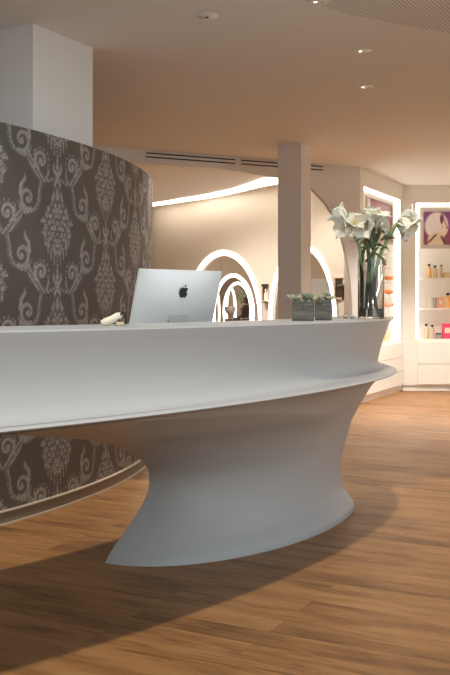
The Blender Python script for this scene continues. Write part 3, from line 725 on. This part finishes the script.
# ------------------------------------------------------------------ reception desk
desk = thing('reception_desk', (*polar(5.5, R(-25)), 0), 'large curved white reception desk sweeping across the room on a flared pedestal', 'desk')
dl = Vector(desk.location)
def outline(tl, tr, ro, ri, cl, cr, p, nl=28, nm=28, nr=26, nb=40):
    pts = []; t2 = R(tr-cr); tl, tr, cl = R(tl), R(tr), min(R(cl), t2)
    for i in range(nl+1):
        a = i/nl*PI/2; pts.append((cl-(cl-tl)*math.cos(a), ri+(ro-ri)*math.sin(a)))
    for i in range(1, nm): pts.append((cl+(t2-cl)*i/nm, ro))
    for i in range(0, nr+1):
        a = i/nr*PI/2; pts.append((t2+(tr-t2)*max(math.sin(a), 0)**(2/p), ri+(ro-ri)*max(math.cos(a), 0)**(2/p) if i < nr else ri))
    for i in range(1, nb): pts.append((tr+(tl-tr)*i/nb, ri))
    return [polar(r, th) for th, r in pts]
def loft(name, secs, m, parent):
    """secs: list of (h, outline kwargs tuple)"""
    mb = MB(); rings = [[(x, y, h) for x, y in outline(*o)] for h, o in secs]; n = len(rings[0]); vs = [v for r in rings for v in r]; fs = []
    for j in range(len(rings)-1):
        for i in range(n):
            k = (i+1) % n; fs.append((j*n+i, j*n+k, (j+1)*n+k, (j+1)*n+i))
    fs.append(tuple(reversed(range(n)))); fs.append(tuple((len(rings)-1)*n+i for i in range(n)))
    mb.add(vs, fs); o = mb.build(name, m, parent, smooth=True, loc=tuple(dl)); o.location = (0, 0, 0)
    return o
def interp(tab, h):
    for i in range(len(tab)-1):
        if tab[i][0] <= h <= tab[i+1][0]:
            # Catmull-Rom through the table
            p0 = tab[max(i-1, 0)]; p1 = tab[i]; p2 = tab[i+1]; p3 = tab[min(i+2, len(tab)-1)]
            t = (h-p1[0])/(p2[0]-p1[0]); out = []
            for k in range(1, len(p1)):
                d = p2[0]-p1[0]
                m1 = (p2[k]-p0[k])/max(p2[0]-p0[0], 1e-6)*d; m2 = (p3[k]-p1[k])/max(p3[0]-p1[0], 1e-6)*d
                out.append((2*t**3-3*t*t+1)*p1[k]+(t**3-2*t*t+t)*m1+(-2*t**3+3*t*t)*p2[k]+(t**3-t*t)*m2)
            return out
    return list(tab[-1][1:])
#        h     tl     tr    ro    ri    cl    cr
ped = [(0.0, -34.4, -13.5, 5.828, 5.17, -19.5, 6),
       (.03, -34.2, -13.5, 5.826, 5.175, -19.5, 6),
       (.06, -33.9, -13.5, 5.805, 5.18, -19.5, 6),
       (.10, -33.5, -13.5, 5.770, 5.19, -19.5, 6),
       (.19, -32.5, -13.5, 5.752, 5.21, -19.5, 6),
       (.28, -31.9, -13.5, 5.757, 5.23, -19.5, 6),
       (.36, -31.9, -13.5, 5.773, 5.24, -19.5, 6),
       (.43, -32.6, -13.5, 5.795, 5.26, -20, 6),
       (.515, -34.4, -13.4, 5.830, 5.28, -21, 7),
       (.58, -36.6, -13.3, 5.868, 5.28, -23, 8),
       (.64, -40.5, -13.0, 5.915, 5.27, -27, 10),
       (.69, -43, -12.7, 5.955, 5.25, -31, 12),
       (.73, -46, -12.4, 5.995, 5.22, -35, 14),
       (.762, -50, -12.2, 6.04, 5.19, -40, 16),
       (.782, -57, -12.0, 6.09, 5.17, -48, 18),
       (.7903, -79, -12.0, 6.125, 5.15, -73, 18)]
hs = []; 
for i in range(len(ped)-1):
    n = 4 if ped[i+1][0]-ped[i][0] > .03 else 3
    hs += [ped[i][0]+(ped[i+1][0]-ped[i][0])*k/n for k in range(n)]
hs.append(ped[-1][0])
secs = []
for h in hs:
    tl, tr, ro, ri, cl, cr = interp(ped, h); secs.append((h, (tl, tr, ro, ri, cl, cr, 2.2+.8*max(0, (h-.5)/.29))))
loft('pedestal', secs, M['solid'], desk)
e = (-80, -12, 6.13, 5.15, -74, 18, 3)
def sec(h, ro, ri=5.15, cr=18, tr=-12, p=3): return (h, (-80, tr, ro, ri, -74, cr, p))
loft('ledge', [sec(.7905, 6.100), sec(.7915, 6.128), sec(.794, 6.143), sec(.799, 6.150), sec(.8035, 6.147), sec(.8065, 6.136), sec(.808, 6.11)], M['solid'], desk)
RI = 5.56
def coved(h, ro, rl):
    """outline that stands at radius ro near the right end and at rl further left"""
    pts = outline(-79, -12, ro, RI, -74, 18, 3); out = []
    for x, y in pts:
        r = math.hypot(x-DX, y-DY); th = math.degrees(math.atan2(y-DY, x-DX))
        f = max(0, min(1, (-20-th)/26)); f = f*f*(3-2*f)
        g = max(0, min(1, (r-RI)/(ro-RI)))
        r2 = r+f*(rl-ro)*g; out.append((DX+r2*math.cos(math.radians(th)), DY+r2*math.sin(math.radians(th))))
    return out
prof = [(.8082, 6.050, 6.128), (.8095, 6.030, 6.114), (.812, 6.015, 6.100), (.817, 6.006, 6.088), (.825, 6.001, 6.078), (.838, 5.999, 6.068), (.86, 6.002, 6.060), (.89, 6.010, 6.055), (.92, 6.020, 6.053), (.96, 6.034, 6.056), (1.00, 6.049, 6.061), (1.04, 6.064, 6.070), (1.066, 6.076, 6.077), (1.0715, 6.078, 6.078), (1.0745, 6.074, 6.074), (1.076, 6.066, 6.066)]
mb = MB(); rings = [[(x, y, h) for x, y in coved(h, ro, k)] for h, ro, k in prof]; n = len(rings[0]); fs = []
for j in range(len(rings)-1):
    for i in range(n):
        k = (i+1) % n; fs.append((j*n+i, j*n+k, (j+1)*n+k, (j+1)*n+i))
fs.append(tuple(reversed(range(n)))); fs.append(tuple((len(rings)-1)*n+i for i in range(n)))
mb.add([v for r in rings for v in r], fs); mb.build('front_panel', M['solid'], desk, smooth=True, loc=tuple(dl)).location = (0, 0, 0)
wt = MB(); a0, a1 = R(-60), R(-17)
wt.prism([polar(RI-.004, a0+(a1-a0)*i/40) for i in range(41)]+[polar(5.16, a1+(a0-a1)*i/40) for i in range(41)], .850, .882)
wt.build('worktop', M['solid'], desk, loc=tuple(dl)).location = (0, 0, 0)
for ang in (-58, -38, -19):
    p = polar(5.36, R(ang)); MB().box((p[0], p[1], .829), (.36, .03, .0415), rz=R(ang)).build('worktop_support', M['solid'], desk, loc=tuple(dl)).location = (0, 0, 0)

# computer on the worktop behind the front panel
def apple(s):
    pts = []
    body_ = [(0, .30), (.10, .37), (.24, .385), (.38, .32), (.455, .19)]          # upper right shoulder
    bite = [(.455, .19), (.36, .10), (.335, -.02), (.37, -.14), (.47, -.22)]
    low = [(.47, -.22), (.40, -.40), (.29, -.55), (.18, -.60), (.09, -.57), (0, -.53)]
    left = [(-.09, -.57), (-.18, -.60), (-.30, -.55), (-.42, -.37), (-.49, -.16), (-.50, .04), (-.45, .21), (-.35, .33), (-.22, .385), (-.10, .37)]
    return [(x*s, y*s) for x, y in body_+bite[1:]+low[1:]+left]
yaw = R(43)
ip = at(164.5, 300, 4.42)
imac = thing('desktop_computer', (ip.x, ip.y, .8825), 'silver all-in-one desktop computer seen from behind, with dark fruit logo', 'computer', None, yaw)
W, H0, H1 = .495, .092, .442
tilt = Matrix.Rotation(R(16), 4, 'X')                      # top leans toward the visitors
sb = MB(); nx, nz = 24, 16                                 # shell: flat screen side, gently domed back
vs = []; fs = []
for j in range(nz+1):
    for i in range(nx+1):
        u, v = i/nx*2-1, j/nz*2-1; d = .028*(1-abs(u)**2.4)*(1-abs(v)**2.6); vs.append((u*W/2, -.006-d, (v+1)/2*(H1-H0)))
for j in range(nz):
    for i in range(nx): a = j*(nx+1)+i; fs.append((a, a+1, a+nx+2, a+nx+1))
nv0 = len(vs)
for j in range(nz+1):
    for i in range(nx+1): u, v = i/nx*2-1, j/nz*2-1; vs.append((u*W/2, .006, (v+1)/2*(H1-H0)))
for j in range(nz):
    for i in range(nx): a = nv0+j*(nx+1)+i; fs.append((a+nx+1, a+nx+2, a+1, a))
bd_ = [i for i in range(nx+1)]+[(j*(nx+1)+nx) for j in range(1, nz+1)]+[nz*(nx+1)+i for i in range(nx-1, -1, -1)]+[j*(nx+1) for j in range(nz-1, 0, -1)]
for q in range(len(bd_)): a, b_ = bd_[q], bd_[(q+1) % len(bd_)]; fs.append((a, a+nv0, b_+nv0, b_))
sb.add(vs, fs); Mt = Matrix.Translation((0, -.03, H0)) @ tilt
shell = sb.build('housing', M['alu'], imac, smooth=True); shell.matrix_local = Mt
lg = MB(); ap = apple(.05); yb = -.0362
lg.add([(x, yb, z) for x, z in ap]+[(x, yb+.002, z) for x, z in ap], [tuple(range(len(ap))), tuple(reversed(range(len(ap), 2*len(ap))))]+[(i, (i+1) % len(ap), len(ap)+(i+1) % len(ap), len(ap)+i) for i in range(len(ap))])
lfp = [(.0, .44), (.02, .55), (.08, .64), (.16, .69), (.17, .60), (.12, .50), (.05, .445)]
lp = [(x*.05, z*.05) for x, z in lfp]; nn = len(lp)
lg.add([(x, yb, z) for x, z in lp]+[(x, yb+.002, z) for x, z in lp], [tuple(range(nn)), tuple(reversed(range(nn, 2*nn)))]+[(i, (i+1) % nn, nn+(i+1) % nn, nn+i) for i in range(nn)])
lo = lg.build('logo', M['dark'], imac); lo.matrix_local = Mt @ Matrix.Translation((0.005, 0, (H1-H0)*.735))
lo['label'] = 'dark fruit-shaped logo with a bite'
sd = MB(); prof = [(-.075, .245), (-.085, .20), (-.075, .10), (-.075, .012), (-.075, 0)]
pr = [(-.045, .262), (-.080, .265), (-.096, .256), (-.102, .23), (-.098, .12), (-.095, .01), (-.095, 0), (-.080, 0), (-.080, .01), (-.083, .12), (-.087, .225), (-.080, .243), (-.045, .249)]
n = len(pr); sw = .056
sd.add([(-sw, y, z) for y, z in pr]+[(sw, y, z) for y, z in pr], [tuple(range(n)), tuple(reversed(range(n, 2*n)))]+[(i, (i+1) % n, n+(i+1) % n, n+i) for i in range(n)])
sd.build('stand', M['standgrey'], imac, smooth=True)
MB().box((0, .01, .004), (.15, .19, .008)).build('foot', M['aludark'], imac, bevel=.003)
MB().box((0, .0066, (H1-H0)/2), (W-.012, .0012, H1-H0-.012)).build('screen', M['dark'], imac).matrix_local = Mt

# cream handset with black cord on the counter
hp = at(114.5, 327, 3.32)
t = thing('telephone_handset', (hp.x, hp.y, 1.0765), 'cream telephone handset with black cord loop, left of the computer', 'telephone', None, R(18))
MB().tube([(-.048, 0, .010), (-.030, 0, .014), (-.010, 0, .022), (.012, 0, .034), (.024, 0, .040)], [.009, .015, .014, .014, .009], 14).build('handset', M['cream'], t, smooth=True)
MB().tube([(.010, -.006, .018), (.016, -.008, .034), (.026, -.006, .048), (.038, -.002, .044), (.042, 0, .024), (.040, 0, .004)], .004, 8).build('cord', M['dark'], t, smooth=True)
MB().box((.018, .002, .007), (.03, .03, .013)).build('cradle', M['tan'], t, bevel=.003)

# potted succulents
def leafshape(L_, w, th, curve, m):
    """pointed fleshy leaf along +x rising"""
    mb = MB(); n = 6; pts = []; rr = []
    for i in range(n+1):
        u = i/n; pts.append((L_*u*math.cos(curve*u), 0, L_*u*math.sin(curve*u))); rr.append(max(.0006, w*math.sin(PI*min(1, .18+.82*u))**.8))
    return pts, rr
def rosette(c, n_l, L_, rise, mb, spread=1):
    for i in range(n_l):
        a = i*2.4; k = i/n_l; l = L_*(1-.45*k)*random.uniform(.85, 1.1); el = rise*(.34+.66*k)*spread
        d = Vector((math.cos(a)*math.cos(el), math.sin(a)*math.cos(el), math.sin(el)))
        pts = [Vector(c)+d*l*u+Vector((0, 0, .25*l*u*u)) for u in (0, .3, .6, .85, 1)]
        mb.tube(pts, [l*.06, l*.10, l*.105, l*.06, .0005], 6)
def pot(px0, px1, Y, rz, hh, label, kind):
    w = (px1-px0)*Y/F*.93; x = ((px0+px1)/2-225)*Y/F
    t = thing('potted_succulent', (x, Y, 1.0765), label, 'plant', None, rz)
    b = MB(); q = w/2; th = .006
    b.box((0, 0, .003), (w, w, .006))
    for c_, d_ in (((0, -q+th/2, hh/2), (w, th, hh)), ((0, q-th/2, hh/2), (w, th, hh)), ((-q+th/2, 0, hh/2), (th, w-2*th, hh)), ((q-th/2, 0, hh/2), (th, w-2*th, hh))): b.box(c_, d_)
    b.build('planter', M['planter'], t, bevel=.0015)
    MB().box((0, 0, hh-.012), (w-2*th, w-2*th, .012)).build('soil', M['brown'], t)
    ros = (((.012, -.005, hh+.002), 30, .046, 1.35, 1, 'succ'), ((-.038, -.012, hh+.002), 22, .048, 1.2, .7, 'succpale'), ((.042, .012, hh), 20, .036, 1.3, 1, 'succpale')) if kind == 0 else \
          (((-.018, -.008, hh), 24, .038, 1.4, 1, 'succpale'), ((.02, .008, hh), 26, .040, 1.4, 1, 'succ'), ((.034, -.02, hh), 16, .030, 1.1, 1, 'succpale'))
    for c_, n_l, L_, rise, spr, m_ in ros:
        g = MB(); rosette(c_, n_l, L_, rise, g, spr); g.build('rosette', M[m_], t, smooth=True)
    for i in range(3):
        tr = MB(); x0 = random.uniform(-.03, .03); dz = random.uniform(.012, .032)
        tr.tube([(x0, -w/2+.012, hh), (x0+.004, -w/2-.003, hh+.005), (x0+.006*random.uniform(-1, 1), -w/2-.006, hh-.010), (x0+.010*random.uniform(-1, 1), -w/2-.006, hh-dz)], [.0015, .002, .0025, .001], 6)
        tr.build('trailing_shoot', M['leaf'], t, smooth=True)
    return t
pot(291.8, 314.5, 4.40, R(-7), .092, 'grey wooden pot of pale and green succulents, left of the pair', 0)
pot(314.8, 332, 4.55, R(-9), .098, 'grey wooden pot of small succulents, right of the pair', 1)
# glass trinkets
for (px, rr, mm, lab) in ((345.5, .012, 'amber', 'tiny glass tealight holder with amber rim on the counter'), (352.3, .010, 'screen', 'tiny blue-grey glass tealight holder nearest the vase')):
    Y = 4.82; t = thing('tealight_holder', ((px-225)*Y/F, Y, 1.0765), lab, 'tealight holder')
    MB().lathe([(.001, 0), (rr, 0), (rr*1.15, .012), (rr*1.0, .020), (rr*.85, .020), (rr*.95, .012), (rr*.8, .003), (.001, .003)], 16).build('cup', M['glass'], t, smooth=True)
    rim = MB(); nn = 16; rim.tube([(rr*.93*math.cos(2*PI*i/nn), rr*.93*math.sin(2*PI*i/nn), .0205) for i in range(nn+1)], .0012, 6); rim.build('rim', M[mm], t, smooth=True)
    MB().lathe([(.001, .004), (rr*.7, .004), (rr*.7, .012), (.001, .012)], 12).build('candle', M['petal'], t, smooth=True)

# ------------------------------------------------------------------ vase of amaryllis
VY = 5.06; vx = (371-225)*VY/F; VZ = 1.0765; vh = .325; vr = .071
t = thing('glass_vase', (vx, VY, VZ), 'tall clear glass vase of green stems on the right end of the counter', 'vase')
MB().lathe([(.001, 0), (vr*.96, 0), (vr, .004), (vr, vh), (vr-.0035, vh), (vr-.0035, .014), (.001, .012)], 40).build('glass', M['glass'], t, smooth=True)
MB().lathe([(.001, .0135), (vr-.0042, .0145), (vr-.0042, .055), (.001, .055)], 40).build('water', M['water'], t, smooth=True)
def fpt(px, py, dy=0): p = at(px, py, VY+dy); return Vector((p.x, p.y, p.z))
def amaryllis(label, foot, mid, blooms, stem_r=.0105, leaves=()):
    base = Vector((vx+foot[0], VY+foot[1], VZ+.02)); t = thing('amaryllis', tuple(base), label, 'flower', 'white amaryllis in the vase')
    head = fpt(*mid[-1])
    pts = [base]+[fpt(*m_) for m_ in mid]
    # smooth the stem
    sm_ = []
    for i in range(len(pts)-1):
        p0 = pts[max(i-1, 0)]; p1 = pts[i]; p2 = pts[i+1]; p3 = pts[min(i+2, len(pts)-1)]
        for k in range(5):
            u = k/5; sm_.append(.5*((2*p1)+(-p0+p2)*u+(2*p0-5*p1+4*p2-p3)*u*u+(-p0+3*p1-3*p2+p3)*u**3))
    sm_.append(pts[-1])
    MB().tube([p-base for p in sm_], stem_r, 10).build('stem', M['stem'], t, smooth=True)
    # bract at the fork
    br = MB(); hp = sm_[-1]-base
    for s_ in (-1, 1): br.tube([hp-Vector((0, 0, .006)), hp+Vector((s_*.008, 0, .012)), hp+Vector((s_*.012, -.004, -.014)), hp+Vector((s_*.016, -.004, -.034))], [.006, .008, .006, .001], 6)
    br.build('bract', M['bract'], t, smooth=True)
    for (px, py, dy, dx, dyv, dz, size) in blooms:
        size *= 1.22; c = fpt(px, py, dy)-base; d = Vector((dx, dyv, dz)).normalized(); bs_ = c-d*size*.5
        pd = MB(); mid_ = (hp+bs_)/2+Vector((0, 0, .010)); pd.tube([hp, mid_, bs_], [.006, .0045, .006], 8); 
        pd.build('pedicel', M['stem'], t, smooth=True)
        q = d.to_track_quat('Z', 'Y').to_matrix()
        pm_ = MB()
        for k in range(6):
            a0 = k*PI/3+random.uniform(-.08, .08); inner = k % 2; L_ = size*(1.0 if inner else 1.07); wmax = size*(.33 if inner else .42)
            nu_, nv_ = 8, 6; vs = []
            for i in range(nu_+1):
                u = i/nu_; rad = size*(.05+.62*u**1.6)+(.006 if inner else 0); z = L_*(u*.95-.28*u**3); w_ = wmax*(math.sin(PI*min(1, (u*.86+.12)))**.75)*(1 if u < .98 else .25)
                for j in range(nv_+1):
                    v = j/nv_*2-1; off = v*w_; curl = .16*size*v*v*(u-.25)+.035*size*math.sin(u*8+k*2+v*4)*u
                    r_ = rad-curl*.7; x_ = r_; y_ = off; p = Vector((x_*math.cos(a0)-y_*math.sin(a0), x_*math.sin(a0)+y_*math.cos(a0), z+curl*.5)); vs.append(q @ p + bs_)
            fs = [(i*(nv_+1)+j, i*(nv_+1)+j+1, (i+1)*(nv_+1)+j+1, (i+1)*(nv_+1)+j) for i in range(nu_) for j in range(nv_)]
            pm_.add(vs, fs)
        b = pm_.build('bloom', M['petal'], t, smooth=True); so = b.modifiers.new('thick', 'SOLIDIFY'); so.thickness = .0015
        stm = MB()
        for k in range(5):
            a0 = k*1.25; e_ = q @ Vector((math.cos(a0)*size*.14, math.sin(a0)*size*.14, size*.72)); stm.tube([bs_+q @ Vector((0, 0, size*.1)), bs_+e_*.6, bs_+e_], [.0012, .0012, .0024], 5)
        stm.build('stamens', M['yellow'], b, smooth=True)
    for (p0, p1, p2, w_) in leaves:
        lf = MB(); a_, b_, c_ = fpt(*p0)-base, fpt(*p1)-base, fpt(*p2)-base; vs = []
        for i in range(9):
            u = i/8; p = a_*(1-u)**2+b_*2*u*(1-u)+c_*u*u; ww = w_*math.sin(PI*(.12+.86*u)); nrm = Vector((0, 0, 1)) if abs((c_-a_).x) > abs((c_-a_).z) else Vector((1, 0, 0))
            vs += [p-nrm*ww, p+Vector((0, -.006, 0)), p+nrm*ww]
        lf.add(vs, [(i*3+j, i*3+j+1, i*3+j+4, i*3+j+3) for i in range(8) for j in range(2)])
        o = lf.build('leaf', M['leaf'], t, smooth=True); so = o.modifiers.new('thick', 'SOLIDIFY'); so.thickness = .002
    return t
amaryllis('white amaryllis leaning left over the potted succulents side', (-.050, 0), [(362, 280, 0), (360.5, 255, 0), (357, 235, -.01)],
          [(343, 227, -.02, -1, -.5, -.1, .085), (338.5, 214, .02, -.8, .2, .7, .085), (355, 222, -.03, .2, -.8, .6, .075)],
          leaves=(((352, 221, 0), (348, 213, 0), (346, 220, 0), .008), ((357, 224, 0), (352, 214, 0), (349, 219, 0), .007)))
amaryllis('white amaryllis upright at the middle of the vase', (0, .02), [(371, 285, .02), (373, 258, .02), (374.5, 236, .02)],
          [(364, 226, -.03, -.6, -.9, -.05, .095), (377, 217, -.01, .1, -.3, .9, .10), (383, 226, 0, .9, -.5, .1, .075)],
          leaves=(((374, 240, -.01), (371, 226, -.02), (377, 215, -.02), .011), ((376, 243, -.01), (380, 230, -.02), (383, 219, -.02), .010), ((375, 246, 0), (380, 241, 0), (385, 249, 0), .009)))
amaryllis('white amaryllis on a long stem bending far right', (.035, -.01), [(374, 288, 0), (378, 262, 0), (386, 243, 0), (394, 228, 0), (400, 221.5, 0)],
          [(408, 227, 0, .8, -.4, -.65, .105), (411, 216, .01, .9, -.35, .2, .085)],
          leaves=(((381, 240, -.02), (388, 233, -.02), (395, 239, -.02), .014), ((380, 250, -.02), (386, 243, 0), (389, 251, 0), .009)))
amaryllis('white amaryllis at the back with a brown drooping bud', (-.025, .025), [(367, 290, .03), (369, 262, .03), (367, 242, .03)],
          [(360, 236, .04, -.5, -.5, .5, .08), (371, 212, .05, -.1, -.2, 1, .07)],
          leaves=(((370, 256, -.02), (366, 244, -.03), (360, 248, -.03), .010), ((373, 250, -.02), (369, 238, -.03), (372, 228, -.03), .012), ((366, 262, -.01), (373, 250, -.03), (380, 246, -.03), .010), ((372, 252, 0), (379, 254, -.01), (383, 260, -.01), .006), ((363, 262, -.01), (362, 250, -.01), (366, 243, -.01), .010)))
o = MB().tube([fpt(379, 255), fpt(382, 257.5), fpt(384.5, 261.5), fpt(386, 266)], [.003, .007, .012, .002], 10).build('drooping_bud', M['bract'], loc=tuple(fpt(379, 255)), smooth=True)
tag(o, 'dry brown bud drooping over the right rim of the vase', 'bud')

# ------------------------------------------------------------------ ceiling fittings
def spot(px, py, label, power=25):
    p = ceil_pt(px, py); t = thing('ceiling_spotlight', (p.x, p.y, HC), label, 'ceiling light', 'recessed twin ceiling spotlights')
    MB().lathe([(.030, -.006), (.052, -.006), (.055, -.001), (.030, -.001)], 28).build('trim_ring', M['white'], t, smooth=True)
    MB().lathe([(.001, -.004), (.032, -.004), (.032, -.001), (.001, -.001)], 20).build('recess', M['gap'], t)
    MB().lathe([(.001, -.0065), (.009, -.0065), (.009, -.004), (.001, -.004)], 12, c=(-.016, 0, 0)).build('lamp', M['lens'], t)
    MB().lathe([(.001, -.0065), (.009, -.0065), (.009, -.004), (.001, -.004)], 12, c=(.018, 0, 0)).build('lamp', M['aludark'], t)
    add_spot((p.x, p.y, HC-.03), power)
def add_spot(loc, power, size=R(95), col=(1, .90, .77), target=None, blend=.7, r=.06):
    l = bpy.data.lights.new('spot_lamp', 'SPOT'); l.energy = power; l.spot_size = size; l.spot_blend = blend; l.color = col; l.shadow_soft_size = r
    o = bpy.data.objects.new('spot_lamp', l); C.objects.link(o); o.location = loc
    if target is not None: o.rotation_euler = (Vector(target)-Vector(loc)).to_track_quat('-Z', 'Y').to_euler()
    return o
spot(318.5, 1, 'ceiling spotlight at the top edge of the picture, nearest one', 10)
spot(363, 50.5, 'ceiling spotlight, middle of the row of three', 14)
spot(365.2, 86.5, 'ceiling spotlight, farthest and lowest of the row of three', 30)
p = ceil_pt(207, 15); t = thing('smoke_detector', (p.x, p.y, HC), 'flat round ceiling sensor with a small dark dot, left of the spotlights', 'sensor')
MB().lathe([(.001, -.018), (.030, -.018), (.050, -.012), (.062, -.001), (.001, -.001)], 32).build('cover', M['white'], t, smooth=True)
MB().lathe([(.001, -.022), (.009, -.022), (.009, -.018), (.001, -.018)], 12, c=(0, -.02, 0)).build('lens', M['gap'], t)

# ------------------------------------------------------------------ light
def area(loc, size, power, col, target, sy=None):
    l = bpy.data.lights.new('area_lamp', 'AREA'); l.energy = power; l.color = col; l.size = size
    if sy: l.shape = 'RECTANGLE'; l.size_y = sy
    o = bpy.data.objects.new('area_lamp', l); C.objects.link(o); o.location = loc; o.rotation_euler = (Vector(target)-Vector(loc)).to_track_quat('-Z', 'Y').to_euler(); return o
sun = bpy.data.lights.new('sun', 'SUN'); sun.energy = 1.75; sun.angle = R(2.0); sun.color = (1, .88, .70)
so = bpy.data.objects.new('sun', sun); C.objects.link(so); so.rotation_euler = Vector((.1, .5, -.8)).to_track_quat('-Z', 'Y').to_euler()
# warm lamps over the cabinets' aisle; unseen ones added to brighten hall and mirror room
for (x, y, p_) in ((2.7, 10.9, 330), (3.5, 9.4, 200), (2.0, 9.9, 60), (-.2, 7.3, 60), (1.9, 7.2, 40)): add_spot((x, y, HC-.03), p_, size=R(108), col=(1, .93, .84))
for (x, y, p_) in ((-.6, 12.2, 150), (.7, 11.2, 70), (-2.2, 12.6, 130)): add_spot((x, y, HC-.03), p_, size=R(150), col=(1, .90, .77))
def point(loc, p_, col=(1, .88, .74), r=.12):
    l = bpy.data.lights.new('point_lamp', 'POINT'); l.energy = p_; l.color = col; l.shadow_soft_size = r
    o = bpy.data.objects.new('point_lamp', l); C.objects.link(o); o.location = loc
point((.75, 13.2, 2.45), 14, r=.06); point((-.8, 17.5, 2.3), 60); point((1.6, 17.5, 2.3), 60); point((.7, 23.2, 1.9), 60); point((1.5, 33, 2.3), 60); point((-1.5, 33, 2.3), 60)  # unseen fill lamps added to brighten what stands behind the ovals
w = bpy.data.worlds.new('sky'); sc.world = w; w.use_nodes = True; nt = w.node_tree; bg = nt.nodes['Background']
bg.inputs['Strength'].default_value = 1.0
tc = nt.nodes.new('ShaderNodeTexCoord'); sx = nt.nodes.new('ShaderNodeSeparateXYZ'); nt.links.new(tc.outputs['Generated'], sx.inputs[0])
rp = nt.nodes.new('ShaderNodeValToRGB'); nt.links.new(sx.outputs['Z'], rp.inputs[0]); rp.color_ramp.elements[0].position = .05; rp.color_ramp.elements[1].position = .75
rp.color_ramp.elements[0].color = (1.20, 1.36, 1.40, 1); rp.color_ramp.elements[1].color = (.40, .46, .55, 1); nt.links.new(rp.outputs[0], bg.inputs['Color'])
# unseen side walls; front one added, both raised to block low sky
struct(MB().box((-3.7, -2.2, 2.6), (7.4, .1, 5.2)).build('wall_front_blocker', M['paint']))
struct(MB().box((-5.6, 7.4, 2.6), (.1, 19, 5.2)).build('wall_left_outer', M['paint']))

sc.view_settings.view_transform = 'Standard'; sc.view_settings.look = 'None'; sc.view_settings.exposure = .27; sc.view_settings.gamma = 1
sc.cycles.use_denoising = True; sc.cycles.max_bounces = 10; sc.cycles.diffuse_bounces = 6; sc.cycles.transmission_bounces = 8; sc.cycles.transparent_max_bounces = 12
sc.cycles.sample_clamp_indirect = 8; sc.cycles.caustics_refractive = False; sc.cycles.caustics_reflective = False
